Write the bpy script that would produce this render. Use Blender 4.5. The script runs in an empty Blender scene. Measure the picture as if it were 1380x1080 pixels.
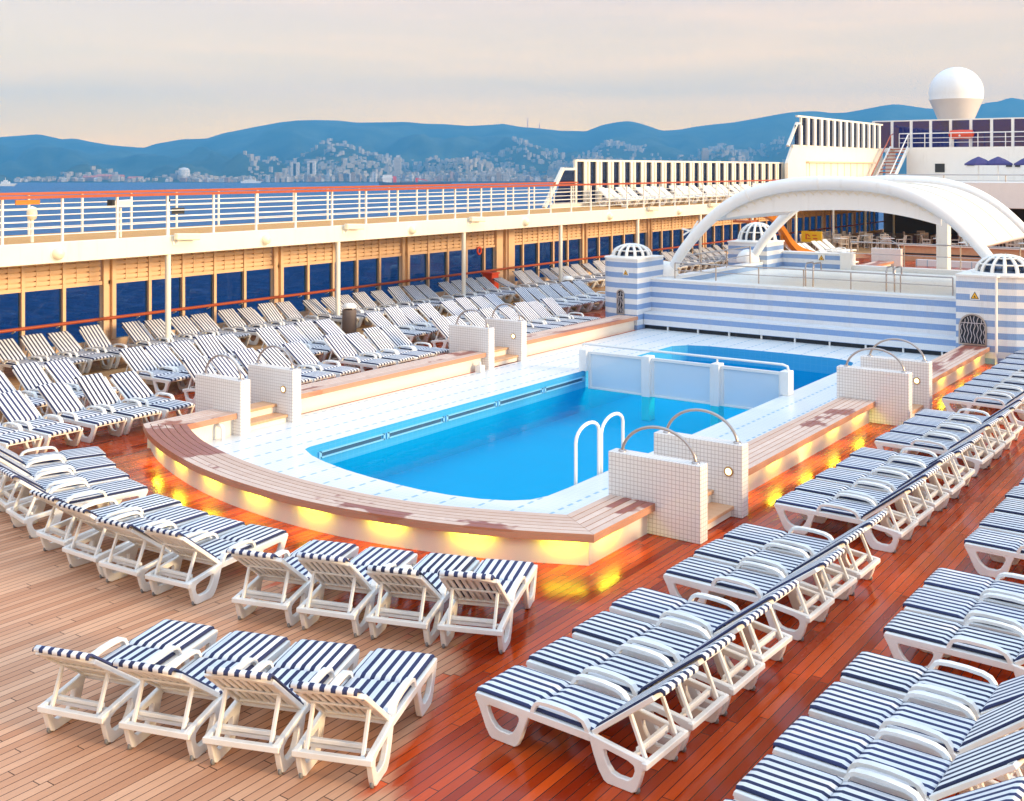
import bpy, bmesh, math, random
from mathutils import Vector, Matrix
from mathutils.geometry import tessellate_polygon
R = math.radians
random.seed(7)
SC = bpy.context.scene
COL = SC.collection
TH = R(35.4)
CT, ST = math.cos(TH), math.sin(TH)
F, YH, CX, H = 1510.0, 228.0, 690.0, 4.8

# ------------------------------------------------------------------ helpers
class MB:
    def __init__(s): s.v = []; s.f = []; s.sm = []; s.sheetonly = False
    def add(s, vs, fs, smooth=False):
        n = len(s.v); s.v += [tuple(p) for p in vs]
        for f in fs: s.f.append(tuple(i + n for i in f)); s.sm.append(smooth)
        return s
    def box(s, x0, x1, y0, y1, z0, z1):
        x0, x1 = min(x0, x1), max(x0, x1); y0, y1 = min(y0, y1), max(y0, y1); z0, z1 = min(z0, z1), max(z0, z1)
        return s.add([(x0,y0,z0),(x1,y0,z0),(x1,y1,z0),(x0,y1,z0),(x0,y0,z1),(x1,y0,z1),(x1,y1,z1),(x0,y1,z1)],
              [(0,3,2,1),(4,5,6,7),(0,1,5,4),(1,2,6,5),(2,3,7,6),(3,0,4,7)])
    def bar(s, p, q, w, h, up=(0,0,1)):
        p = Vector(p); q = Vector(q); d = (q-p).normalized(); u = Vector(up)
        sd = d.cross(u)
        if sd.length < 1e-5: sd = d.cross(Vector((0,1,0)))
        sd.normalize(); u = sd.cross(d).normalized()
        a = sd*w/2; b = u*h/2
        return s.add([p-a-b,p+a-b,p+a+b,p-a+b,q-a-b,q+a-b,q+a+b,q-a+b],
              [(0,1,2,3),(4,7,6,5),(0,4,5,1),(1,5,6,2),(2,6,7,3),(3,7,4,0)])
    def tube(s, pts, r, n=8, closed=False, caps=True):
        pts = [Vector(p) for p in pts]; m = len(pts); rings = []
        rr = r if isinstance(r, (list, tuple)) else [r]*m
        prev = None
        for i, p in enumerate(pts):
            if closed: t = pts[(i+1) % m]-pts[i-1]
            else: t = pts[min(i+1, m-1)]-pts[max(i-1, 0)]
            t.normalize()
            if prev is None:
                a = Vector((0,0,1)) if abs(t.z) < .9 else Vector((1,0,0))
                nrm = t.cross(a).normalized()
            else:
                nrm = (prev - t*prev.dot(t))
                if nrm.length < 1e-6: nrm = t.orthogonal()
                nrm.normalize()
            prev = nrm; b = t.cross(nrm)
            rings.append([p+(nrm*math.cos(2*math.pi*k/n)+b*math.sin(2*math.pi*k/n))*rr[i] for k in range(n)])
        vs = [v for ring in rings for v in ring]; fs = []
        for i in range(m if closed else m-1):
            j = (i+1) % m
            for k in range(n): fs.append((i*n+k, i*n+(k+1)%n, j*n+(k+1)%n, j*n+k))
        s.add(vs, fs, True)
        if caps and not closed:
            s.add(rings[0], [tuple(range(n))[::-1]]); s.add(rings[-1], [tuple(range(n))])
        return s
    def prism(s, loops, axis, a0, a1):
        """loops: outer + holes of 2D pts; axis 'y' -> (x,z), 'z' -> (x,y), 'x' -> (y,z)"""
        def P(p, a):
            if axis == 'y': return (p[0], a, p[1])
            if axis == 'z': return (p[0], p[1], a)
            return (a, p[0], p[1])
        flat = [p for l in loops for p in l]; n = len(flat)
        tris = tessellate_polygon([[Vector((p[0], p[1], 0)) for p in l] for l in loops])
        vs = [P(p, a0) for p in flat]+[P(p, a1) for p in flat]
        fs = [tuple(t) for t in tris]+[tuple(i+n for i in t)[::-1] for t in tris]
        o = 0
        for l in loops:
            m = len(l)
            for i in range(m):
                j = (i+1) % m; fs.append((o+i, o+j, o+j+n, o+i+n))
            o += m
        return s.add(vs, fs)
    def sheet(s, loops, z):
        flat = [p for l in loops for p in l]; s.sheetonly = True
        tris = tessellate_polygon([[Vector((p[0], p[1], 0)) for p in l] for l in loops])
        fs = []
        for t in tris:
            a, b, c = [Vector((flat[i][0], flat[i][1])) for i in t]
            cr = (b-a).x*(c-a).y-(b-a).y*(c-a).x
            fs.append(tuple(t) if cr > 0 else tuple(t)[::-1])
        return s.add([(p[0], p[1], z) for p in flat], fs)
    def lathe(s, prof, c=(0,0,0), n=24, smooth=True, a0=0, a1=2*math.pi):
        vs = []; full = abs(a1-a0-2*math.pi) < 1e-6; k = n if full else n+1
        for r, z in prof:
            for i in range(k):
                a = a0+(a1-a0)*i/n; vs.append((c[0]+r*math.cos(a), c[1]+r*math.sin(a), c[2]+z))
        fs = []
        for i in range(len(prof)-1):
            for j in range(n):
                j2 = (j+1) % k; fs.append((i*k+j, i*k+j2, (i+1)*k+j2, (i+1)*k+j))
        return s.add(vs, fs, smooth)
    def sweep(s, path, sect, closed=False):
        """sect: list of (offset to the left of travel, z); path: plan points; mitred"""
        m = len(path); k = len(sect); vs = []
        P = [Vector((p[0], p[1])) for p in path]
        for i in range(m):
            d0 = (P[i]-P[i-1]) if (i > 0 or closed) else P[1]-P[0]
            d1 = (P[(i+1) % m]-P[i]) if (i < m-1 or closed) else P[-1]-P[-2]
            d0 = d0.normalized(); d1 = d1.normalized()
            n0 = Vector((-d0.y, d0.x)); n1 = Vector((-d1.y, d1.x))
            nn = (n0+n1); nn.normalize(); sc = 1/max(.35, nn.dot(n0))
            for o, z in sect: q = P[i]+nn*o*sc; vs.append((q.x, q.y, z))
        fs = []
        for i in range(m if closed else m-1):
            j = (i+1) % m
            for a in range(k):
                b = (a+1) % k; fs.append((i*k+a, i*k+b, j*k+b, j*k+a))
        if not closed: fs += [tuple(range(k))[::-1], tuple((m-1)*k+a for a in range(k))]
        return s.add(vs, fs)
    def tf(s, M):
        s.v = [tuple(M @ Vector(p)) for p in s.v]; return s
    def mesh(s, name, bevel=0, seg=1, off=(0,0,0)):
        me = bpy.data.meshes.new(name)
        me.from_pydata([(p[0]-off[0], p[1]-off[1], p[2]-off[2]) for p in s.v], [], s.f)
        me.polygons.foreach_set('use_smooth', s.sm)
        bm = bmesh.new(); bm.from_mesh(me)
        if not s.sheetonly: bmesh.ops.recalc_face_normals(bm, faces=bm.faces)
        if bevel:
            bmesh.ops.remove_doubles(bm, verts=bm.verts, dist=1e-5)
            ed = [e for e in bm.edges if len(e.link_faces) == 2 and e.calc_face_angle(0) > R(40) and not (e.link_faces[0].smooth and e.link_faces[1].smooth)]
            bmesh.ops.bevel(bm, geom=ed, offset=bevel, segments=seg, affect='EDGES', clamp_overlap=True)
            for f in bm.faces: f.smooth = False
        bm.to_mesh(me); bm.free(); me.update()
        return me

def origin(o):
    v = Vector((0,0,0))
    while o: v += o.location; o = o.parent
    return v
def obj(name, mb, mat, parent=None, bevel=0, seg=1, local=False, label=None, at=None):
    off = Vector((0,0,0))
    if parent and not local: off = origin(parent)
    if at is not None: off = Vector(at)
    me = mb if isinstance(mb, bpy.types.Mesh) else mb.mesh(name, bevel, seg, off)
    if mat and not len(me.materials): me.materials.append(mat)
    o = bpy.data.objects.new(name, me); COL.objects.link(o)
    if parent: o.parent = parent
    if at is not None: o.location = at
    if label: o['label'] = label
    return o
def tag(o, label, cat, group=None):
    o['label'] = label; o['category'] = cat
    if group: o['group'] = group
    return o
def struct(o, kind='structure'):
    o['kind'] = kind; return o
def thing(name, label, cat, loc=(0,0,0), rz=0, group=None):
    o = bpy.data.objects.new(name, None); o.empty_display_size = .2
    o.location = loc; o.rotation_euler = (0,0,rz); COL.objects.link(o)
    return tag(o, label, cat, group)
def dup(root, loc, rz=0, label=None, group=None, scale=None):
    r = root.copy(); COL.objects.link(r); r.location = loc; r.rotation_euler = (0,0,rz)
    if scale: r.scale = scale
    if label: r['label'] = label
    if group: r['group'] = group
    for ch in list(root.children):
        c = ch.copy(); COL.objects.link(c); c.parent = r
        for g in list(ch.children):
            d = g.copy(); COL.objects.link(d); d.parent = c
    return r
ORD = 'first second third fourth fifth sixth seventh eighth ninth tenth eleventh twelfth thirteenth fourteenth fifteenth sixteenth seventeenth eighteenth nineteenth twentieth'.split()
def nth(i):
    if i < 20: return ORD[i]
    t = {2:'twenty', 3:'thirty', 4:'forty', 5:'fifty'}[(i+1)//10]; u = (i+1) % 10
    if u == 0: return {3:'thirtieth', 4:'fortieth', 5:'fiftieth'}[(i+1)//10]
    return t+'-'+ORD[u-1]
def pix(px, py, z):
    Y = F*(H-z)/(py-YH); X = (px-CX)/F*Y
    return Vector((X*CT-Y*ST, X*ST+Y*CT, z))
def ray(px, D, z):      # point at depth D along the view direction, in the column px
    X = (px-CX)/F*D
    return Vector((X*CT-D*ST, X*ST+D*CT, z))
def arc(c, r, a0, a1, n):
    return [(c[0]+r*math.cos(a0+(a1-a0)*i/n), c[1]+r*math.sin(a0+(a1-a0)*i/n)) for i in range(n+1)]

# ------------------------------------------------------------------ materials
class N:
    def __init__(s, name):
        s.m = bpy.data.materials.new(name); s.m.use_nodes = True; s.t = s.m.node_tree
        s.b = s.t.nodes['Principled BSDF']; s.out = s.t.nodes['Material Output']
    def n(s, t, **k):
        x = s.t.nodes.new(t)
        for a, v in k.items(): setattr(x, a, v)
        return x
    def l(s, a, b): s.t.links.new(a, b)
    def put(s, sock, v):
        if isinstance(v, (int, float)): sock.default_value = v
        elif isinstance(v, tuple): sock.default_value = (*v, 1) if len(v) == 3 and sock.type == 'RGBA' else v
        else: s.l(v, sock)
    def math(s, op, a, b=None, c=None, clamp=False):
        x = s.n('ShaderNodeMath', operation=op, use_clamp=clamp)
        for i, v in enumerate((a, b, c)):
            if v is not None: s.put(x.inputs[i], v)
        return x.outputs[0]
    def mix(s, f, a, b, bt='MIX'):
        x = s.n('ShaderNodeMix', data_type='RGBA', blend_type=bt)
        s.put(x.inputs[0], f); s.put(x.inputs[6], a); s.put(x.inputs[7], b); return x.outputs[2]
    def pos(s):
        if not hasattr(s, '_p'):
            g = s.n('ShaderNodeNewGeometry'); q = s.n('ShaderNodeSeparateXYZ'); s.l(g.outputs['Position'], q.inputs[0])
            w = s.n('ShaderNodeSeparateXYZ'); s.l(g.outputs['Normal'], w.inputs[0]); s.g = g
            s._p = q.outputs; s._n = w.outputs
        return s._p
    def ob(s):
        c = s.n('ShaderNodeTexCoord'); q = s.n('ShaderNodeSeparateXYZ'); s.l(c.outputs['Object'], q.inputs[0]); return q.outputs
    def noise(s, scale, vec=None, detail=3, rough=.5, sx=None):
        x = s.n('ShaderNodeTexNoise'); x.inputs['Scale'].default_value = scale; x.inputs['Detail'].default_value = detail; x.inputs['Roughness'].default_value = rough
        if vec is None:
            s.pos(); vec = s.g.outputs['Position']
        if sx:
            mp = s.n('ShaderNodeMapping'); mp.inputs['Scale'].default_value = sx; s.l(vec, mp.inputs['Vector']); vec = mp.outputs[0]
        s.l(vec, x.inputs['Vector']); return x.outputs['Fac']
    def ramp(s, f, stops, interp='LINEAR'):
        x = s.n('ShaderNodeValToRGB'); x.color_ramp.interpolation = interp; e = x.color_ramp.elements
        while len(e) < len(stops): e.new(.5)
        for i, (p, c) in enumerate(stops):
            e[i].position = p; e[i].color = (*c, 1) if len(c) == 3 else c
        s.l(f, x.inputs[0]); return x.outputs[0]
    def smooth(s, v, a, b):
        x = s.n('ShaderNodeMapRange', interpolation_type='SMOOTHSTEP'); s.put(x.inputs[0], v)
        x.inputs[1].default_value = a; x.inputs[2].default_value = b; return x.outputs[0]
    def set(s, **k):
        mp = {'col':'Base Color','rough':'Roughness','metal':'Metallic','spec':'Specular IOR Level','coat':'Coat Weight','emit':'Emission Color','es':'Emission Strength','alpha':'Alpha','coatr':'Coat Roughness'}
        for a, v in k.items(): s.put(s.b.inputs[mp[a]], v)
        return s
    def bump(s, h, st=.2, d=.01):
        x = s.n('ShaderNodeBump'); x.inputs['Strength'].default_value = st; x.inputs['Distance'].default_value = d
        s.l(h, x.inputs['Height']); s.l(x.outputs[0], s.b.inputs['Normal'])
    def whitenoise(s, a, b=None):
        x = s.n('ShaderNodeTexWhiteNoise', noise_dimensions='2D'); c = s.n('ShaderNodeCombineXYZ')
        s.put(c.inputs[0], a)
        if b is not None: s.put(c.inputs[1], b)
        s.l(c.outputs[0], x.inputs['Vector']); return x.outputs['Value']
    def gridlines(s, step, w):
        """grout mask on the world grid, ignoring the axis a face is perpendicular to"""
        p = s.pos(); tot = None
        for i in range(3):
            fr = s.math('FRACT', s.math('ADD', s.math('DIVIDE', p[i], step), .37))
            ln = s.math('LESS_THAN', fr, w)
            ok = s.math('LESS_THAN', s.math('ABSOLUTE', s._n[i]), .7)
            ln = s.math('MULTIPLY', ln, ok)
            tot = ln if tot is None else s.math('MAXIMUM', tot, ln)
        return tot

def paint(name, col, rough=.45, var=.06, spec=.5):
    k = N(name); nz = k.noise(2.2, detail=4)
    sk_ = k.smooth(k.noise(2.6, detail=5, rough=.65, sx=(2.2,2.2,.16)), .54, .78)
    c = k.mix(nz, tuple(c*(1-var) for c in col), tuple(min(1, c*(1+var*.5)) for c in col))
    k.set(col=k.mix(k.math('MULTIPLY', sk_, .16), c, (.30,.25,.19)), rough=rough, spec=spec); return k.m
M = {}
M['white'] = paint('white_paint', (.80,.80,.78))
M['cream'] = paint('cream_paint', (.80,.77,.68))
M['tan'] = paint('tan_paint', (.74,.52,.35))
M['roofwhite'] = paint('roof_white', (.80,.82,.83), .35)
M['metal'] = N('brushed_steel').set(col=(.42,.38,.37), metal=.85, rough=.28).m
M['dark'] = paint('dark_rubber', (.02,.022,.025), .6)
M['castor'] = paint('grey_castor', (.20,.20,.20), .5)
M['slot'] = paint('dark_slot', (.015,.02,.03), .7)
M['orange'] = paint('orange_fibreglass', (.62,.21,.02), .3)
M['yellow'] = paint('yellow_sign', (.85,.52,.02), .4)
M['redpaint'] = paint('red_paint', (.70,.07,.02), .45)
M['redmark'] = paint('red_mark', (.6,.05,.02), .5)
M['umb'] = paint('indigo_canvas', (.045,.04,.17), .8)
M['brown'] = paint('brown_bin', (.14,.10,.085), .6)
M['blackmark'] = paint('black_mark', (.01,.01,.01), .6)
M['signyellow'] = paint('sign_yellow', (.85,.45,.02), .5)
k = N('lounger_plastic'); nz = k.noise(3, detail=5)
k.set(col=k.mix(k.smooth(nz, .35, .75), (.80,.80,.79), (.70,.69,.66)), rough=.38); M['plastic'] = k.m
k = N('mahogany_rail'); nz = k.noise(6, sx=(6, .5, 6))
k.set(col=k.mix(nz, (.30,.055,.02), (.46,.10,.035)), rough=.35); M['handrail'] = k.m
# teak deck: planks run along the ship; dry teak aft, golden brown tone to port, wet varnished red elsewhere
k = N('teak_deck'); p = k.pos()
W = .096
row = k.math('FLOOR', k.math('DIVIDE', p[0], W)); fx = k.math('FRACT', k.math('DIVIDE', p[0], W))
off = k.math('MULTIPLY', k.whitenoise(row, 3.3), 5.0)
yl = k.math('DIVIDE', k.math('ADD', p[1], off), 2.6)
seg = k.math('FLOOR', yl); fy = k.math('FRACT', yl)
tone = k.whitenoise(row, seg)
seam = k.math('MAXIMUM', k.math('LESS_THAN', fx, .085), k.math('LESS_THAN', fy, .0035))
grain = k.noise(9, sx=(9, .6, 1), detail=5)
big = k.noise(.55, detail=3)
a1 = k.math('SUBTRACT', 8.75, k.math('MULTIPLY', k.math('ADD', p[0], 7.0), .17))
a2 = k.math('SUBTRACT', 8.75, k.math('MULTIPLY', k.math('ADD', p[0], 7.0), 1.85))
lim = k.math('MINIMUM', a1, a2)
d = k.math('ADD', k.math('SUBTRACT', p[1], lim), k.math('MULTIPLY', k.math('SUBTRACT', k.noise(1.3, sx=(1.6,.5,1), detail=4), .5), 1.6))
d = k.math('ADD', d, k.math('MULTIPLY', k.math('SUBTRACT', tone, .5), .5))
wet = k.smooth(d, -.25, .35)
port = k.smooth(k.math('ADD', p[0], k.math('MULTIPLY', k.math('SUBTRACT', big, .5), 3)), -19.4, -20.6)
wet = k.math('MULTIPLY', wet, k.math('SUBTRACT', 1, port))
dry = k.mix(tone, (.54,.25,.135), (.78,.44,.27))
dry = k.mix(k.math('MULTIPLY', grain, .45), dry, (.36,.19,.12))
port_tone = k.mix(tone, (.40,.20,.075), (.52,.28,.12))
dry = k.mix(port, dry, port_tone)
wc = k.mix(tone, (.26,.017,.002), (.66,.080,.009))
wc = k.mix(k.math('MULTIPLY', grain, .4), wc, (.17,.018,.004))
wc = k.mix(k.smooth(k.noise(.8, sx=(1,.35,1)), .55, .75), wc, (.42,.10,.02))
c = k.mix(wet, dry, wc)
c = k.mix(k.math('MULTIPLY', seam, .93), c, (.02,.011,.008))
wpt = k.smooth(k.noise(1.1, sx=(1.3,.5,1), detail=4), .45, .62)
rg = k.math('ADD', k.math('MULTIPLY', wpt, .12), k.math('ADD', k.math('MULTIPLY', k.math('SUBTRACT', 1, wet), .42), k.math('MULTIPLY', k.noise(2.0, sx=(2,.6,1)), .28)))
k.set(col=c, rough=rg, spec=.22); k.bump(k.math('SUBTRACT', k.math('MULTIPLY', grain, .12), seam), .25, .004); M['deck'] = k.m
# bench teak: boards are islands
k = N('bench_teak'); p = k.pos(); ri = k.g.outputs['Random Per Island']
gr = k.noise(5, detail=5, sx=(1.2,1.2,3)); pl = k.noise(.62, detail=4, rough=.6)
st = k.smooth(k.math('ADD', pl, k.math('MULTIPLY', k.math('SUBTRACT', ri, .5), .16)), 0.60, .635)
dv = k.math('SQRT', k.math('ADD', k.math('POWER', k.math('ADD', p[0], 14.9), 2), k.math('POWER', k.math('SUBTRACT', p[1], 11.85), 2)))
near = k.smooth(k.math('ADD', dv, k.math('MULTIPLY', k.math('SUBTRACT', k.noise(2.2, detail=4), .5), 1.9)), 1.25, 1.12)
far = k.math('MULTIPLY', k.smooth(p[1], 24.5, 25.5), k.smooth(k.math('ADD', k.noise(1.1, sx=(2,.3,1)), 0), .42, .5))
st = k.math('MAXIMUM', k.math('MAXIMUM', st, near), far)
light = k.mix(ri, (.60,.44,.36), (.74,.60,.52))
light = k.mix(k.math('MULTIPLY', gr, .5), light, (.42,.22,.14))
red = k.mix(gr, (.20,.045,.035), (.34,.10,.075))
side = k.math('LESS_THAN', k._n[2], .5)
c = k.mix(st, light, red); c = k.mix(k.math('MULTIPLY', side, .85), c, k.mix(gr, (.40,.17,.085), (.52,.25,.14)))
k.set(col=c, rough=k.mix(st, (.6,.6,.6), (.35,.35,.35))); M['bench'] = k.m
k = N('step_teak'); gr = k.noise(5, detail=5, sx=(1,4,1))
k.set(col=k.mix(gr, (.50,.26,.13), (.66,.40,.24)), rough=.5); M['step'] = k.m
# tiles
k = N('mosaic_tile_white'); g = k.gridlines(.056, .13); nz = k.noise(3, detail=4)
k.set(col=k.mix(g, k.mix(nz, (.76,.74,.72), (.82,.81,.80)), (.46,.42,.41)), rough=k.mix(g, (.22,.22,.22), (.7,.7,.7))); k.bump(k.math('SUBTRACT', 1, g), .3, .003); M['mosaic'] = k.m
k = N('tile_floor_white'); p = k.pos(); g = k.gridlines(.10, .06)
ln = k.math('LESS_THAN', k.math('ABSOLUTE', k.math('SUBTRACT', k.math('FRACT', k.math('DIVIDE', p[0], .52)), .5)), .045)
ds = k.math('LESS_THAN', k.math('FRACT', k.math('DIVIDE', p[1], .24)), .55)
dash = k.math('MULTIPLY', ln, ds)
nz = k.noise(.9, detail=5)
c = k.mix(nz, (.66,.70,.72), (.77,.79,.80)); c = k.mix(k.math('MULTIPLY', g, .55), c, (.50,.55,.58)); c = k.mix(k.math('MULTIPLY', dash, .9), c, (.20,.42,.58)); c = k.mix(k.math('MULTIPLY', k.smooth(k.noise(.5, detail=6, rough=.65, sx=(1,.6,1)), .52, .7), .35), c, (.52,.55,.57))
k.set(col=c, rough=.3); M['tilefloor'] = k.m
k = N('plaster_base'); nz = k.noise(1.6, detail=5)
k.set(col=k.mix(nz, (.70,.65,.58), (.80,.76,.69)), rough=.55); M['base'] = k.m
k = N('striped_mosaic'); p = k.pos()
fr = k.math('FRACT', k.math('DIVIDE', k.math('ADD', p[2], .085-.07+.31), .31))
bl = k.math('LESS_THAN', fr, .5); g = k.gridlines(.045, .14); nz = k.noise(14, detail=2)
c = k.mix(bl, k.mix(nz, (.66,.70,.75), (.76,.78,.81)), k.mix(nz, (.16,.29,.56), (.22,.36,.63)))
c = k.mix(k.math('MULTIPLY', g, .28), c, (.45,.50,.56)); c = k.mix(k.math('MULTIPLY', k.smooth(k.noise(1.8, detail=5, rough=.65, sx=(2,2,.2)), .5, .75), .22), c, (.38,.38,.38))
k.set(col=c, rough=.3); M['stripe'] = k.m
k = N('pool_tile'); p = k.pos(); g = k.gridlines(.15, .07)
k.set(col=k.mix(k.math('MULTIPLY', g, .25), (.05,.37,.64), (.2,.5,.7)), rough=.3); M['pooltile'] = k.m
k = N('pool_floor'); nz = k.noise(.8, detail=2); g = k.gridlines(.5, .05)
k.set(col=k.mix(k.math('MULTIPLY', g, .25), k.mix(nz, (.0,.41,.66), (.004,.455,.70)), (.0,.34,.58)), rough=.5); M['poolfloor'] = k.m
def water(name, tint, scale, bump, amt=.42):
    k = N(name); nt = k.t; tr = k.n('ShaderNodeBsdfTransparent'); tr.inputs[0].default_value = (*tint, 1)
    gl = k.n('ShaderNodeBsdfGlossy'); gl.inputs['Roughness'].default_value = .05; gl.inputs['Color'].default_value = (.9,.93,1,1)
    fr = k.n('ShaderNodeFresnel'); fr.inputs['IOR'].default_value = 1.33
    nz = k.noise(scale, detail=3); b = k.n('ShaderNodeBump'); b.inputs['Strength'].default_value = bump; b.inputs['Distance'].default_value = .02
    k.l(nz, b.inputs['Height']); k.l(b.outputs[0], gl.inputs['Normal']); k.l(b.outputs[0], fr.inputs['Normal'])
    mx = k.n('ShaderNodeMixShader'); k.l(k.math('MULTIPLY', fr.outputs[0], amt), mx.inputs[0]); k.l(tr.outputs[0], mx.inputs[1]); k.l(gl.outputs[0], mx.inputs[2])
    k.l(mx.outputs[0], k.out.inputs['Surface']); return k.m
M['water'] = water('pool_water', (.06,.90,.98), 2.6, .5, .2)
M['spawater'] = water('spa_water', (.985,.995,.99), 3, .3, .08)
def glass(name, tint, refl=.08, rough=.03):
    k = N(name); tr = k.n('ShaderNodeBsdfTransparent'); tr.inputs[0].default_value = (*tint, 1)
    gl = k.n('ShaderNodeBsdfGlossy'); gl.inputs['Roughness'].default_value = rough
    lw = k.n('ShaderNodeLayerWeight'); lw.inputs[0].default_value = .25
    mx = k.n('ShaderNodeMixShader'); k.l(k.math('ADD', k.math('MULTIPLY', lw.outputs['Fresnel'], .35), refl*.4), mx.inputs[0])
    k.l(tr.outputs[0], mx.inputs[1]); k.l(gl.outputs[0], mx.inputs[2]); k.l(mx.outputs[0], k.out.inputs['Surface']); return k.m
M['tint'] = glass('tinted_window_glass', (.30,.50,.66), .09)
M['screen'] = glass('screen_glass', (.26,.32,.44), .09)
M['bridge'] = glass('bridge_glass', (.015,.13,.46), .1)
k = N('frosted_glass'); k.set(col=(.66,.79,.88), rough=.35, alpha=.78); M['frost'] = k.m
# stripes of the cushions, along the length
def stripes(name, a, b):
    k = N(name); o = k.ob(); fr = k.math('FRACT', k.math('ADD', k.math('DIVIDE', o[1], .0935), .25))
    s = k.math('LESS_THAN', fr, .44); wv = k.noise(60, detail=2); bl = k.noise(4, detail=3)
    oi = k.n('ShaderNodeObjectInfo'); b2 = k.mix(oi.outputs['Random'], b, tuple(min(1,x*2.1+.006) for x in b)); a2 = k.mix(k.whitenoise(oi.outputs['Random'], 2.7), tuple(x*.92 for x in a), a)
    c = k.mix(s, k.mix(k.smooth(bl, .3, .7), k.mix(1.0, a2, (.90,.90,.91), 'MULTIPLY'), a2), b2); c = k.mix(k.math('MULTIPLY', wv, .12), c, (.3,.3,.33))
    k.set(col=c, rough=.85, spec=.2); k.bump(wv, .15, .004); return k.m
M['cushion'] = stripes('navy_striped_canvas', (.80,.81,.83), (.008,.013,.052))
M['cushionwhite'] = paint('cream_canvas', (.78,.75,.68), .85)
def lamp(name, col, st):
    k = N(name); k.set(col=(.9,.9,.85), emit=col, es=st); return k.m
M['lampyellow'] = lamp('lamp_yellow', (1,.92,.05), 3.2)
M['lampwarm'] = lamp('lamp_warm', (1,.78,.30), 2.6)
M['lampcream'] = paint('lamp_cover', (.85,.80,.62), .3)
# far things
k = N('hill_forest'); nz = k.noise(.004, detail=6, rough=.65)
k.set(col=k.mix(k.smooth(nz, .35, .7), (.03,.055,.045), (.08,.11,.08)), rough=.95, spec=.1); M['hill'] = k.m
k = N('sea_water'); w1 = k.noise(.10, detail=6, sx=(1,2.2,1)); w2 = k.noise(.012, detail=3)
w3 = k.noise(.16, detail=7, rough=.62, sx=(1,3.2,1)); k.set(col=k.mix(k.smooth(w3, .38, .66), k.mix(w2, (.010,.05,.135), (.016,.07,.18)), (.035,.13,.30)), rough=.5, spec=.10); k.bump(w1, .9, 1.2); M['sea'] = k.m
def town(name, c):
    k = N(name); p = k.pos(); fr = k.math('LESS_THAN', k.math('FRACT', k.math('DIVIDE', p[2], 3.2)), .42)
    fh = k.math('LESS_THAN', k.math('FRACT', k.math('DIVIDE', k.math('ADD', p[0], p[1]), 4.1)), .45)
    w = k.math('MULTIPLY', k.math('MULTIPLY', fr, fh), k.math('LESS_THAN', k._n[2], .5))
    k.set(col=k.mix(w, c, (.10,.11,.13)), rough=.8); return k.m
TOWN = [town('town_wall_%s' % n, c) for n, c in (('ivory', (.46,.41,.36)), ('white', (.60,.58,.56)), ('rose', (.40,.27,.23)), ('ochre', (.40,.30,.21)), ('grey', (.22,.22,.25)))]
M['terracotta'] = paint('terracotta_roof', (.48,.16,.10), .8)

# ------------------------------------------------------------------ camera, light, sky
cam = bpy.data.cameras.new('camera'); co = bpy.data.objects.new('camera', cam); COL.objects.link(co)
co.location = (0,0,H); co.rotation_euler = (R(90), 0, TH)
cam.sensor_width = 36; cam.lens = 36*F/1380; cam.shift_y = -(540-YH)/1380; cam.clip_end = 20000; cam.clip_start = .1
SC.camera = co
SUN_EL, SUN_AZ = R(11), R(12)      # azimuth measured from +X towards +Y
sd = Vector((math.cos(SUN_EL)*math.cos(SUN_AZ), math.cos(SUN_EL)*math.sin(SUN_AZ), math.sin(SUN_EL)))
sl = bpy.data.lights.new('sun', 'SUN'); sl.energy = 3.9; sl.angle = R(9); sl.color = (1,.72,.40)
so = bpy.data.objects.new('sun', sl); COL.objects.link(so); so.rotation_euler = sd.to_track_quat('Z', 'Y').to_euler(); so.location = (30, 10, 40)
w = bpy.data.worlds.new('World'); SC.world = w; w.use_nodes = True
nt = w.node_tree; nt.nodes.clear()
class WN(N):
    def __init__(s, t): s.t = t
k = WN(nt); out = k.n('ShaderNodeOutputWorld'); bg = k.n('ShaderNodeBackground')
sky = k.n('ShaderNodeTexSky', sky_type='NISHITA'); sky.sun_disc = False; sky.sun_elevation = SUN_EL; sky.sun_rotation = R(90)-SUN_AZ
tc = k.n('ShaderNodeTexCoord'); q = k.n('ShaderNodeSeparateXYZ'); k.l(tc.outputs['Generated'], q.inputs[0])
el = q.outputs[2]
grad = k.ramp(el, [(0, (2.25,1.15,.05)), (.035, (2.05,1.1,.12)), (.075, (1.42,.83,.23)), (.15, (.90,.59,.36)), (.24, (.58,.54,.54)), (.45, (.62,.70,.80)), (.72, (.92,1.10,1.34)), (1, (1.12,1.36,1.70))])
st = k.noise(1.5, vec=tc.outputs['Generated'], detail=5, rough=.55, sx=(2.2,2.2,26))
st2 = k.noise(1.0, vec=tc.outputs['Generated'], detail=3, sx=(1.2,1.2,9))
cl = k.math('ADD', k.math('MULTIPLY', st, .6), k.math('MULTIPLY', st2, .4))
gc = k.mix(k.smooth(cl, .40, .62), k.mix(1.0, grad, (.92,.93,.955), 'MULTIPLY'), k.mix(1.0, grad, (1.09,1.04,.97), 'MULTIPLY'))
sk = k.mix(1.0, sky.outputs[0], (.05,.05,.05), 'MULTIPLY')
tot = k.mix(1.0, gc, sk, 'ADD')
k.l(tot, bg.inputs[0]); bg.inputs[1].default_value = 1.0; k.l(bg.outputs[0], out.inputs[0])
SC.view_settings.view_transform = 'Standard'; SC.view_settings.look = 'None'; SC.view_settings.exposure = .45; SC.view_settings.gamma = 1
SC.cycles.use_denoising = True
SC.cycles.max_bounces = 8; SC.cycles.transparent_max_bounces = 16; SC.cycles.caustics_reflective = False; SC.cycles.caustics_refractive = False
SC.cycles.volume_bounces = 0

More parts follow.
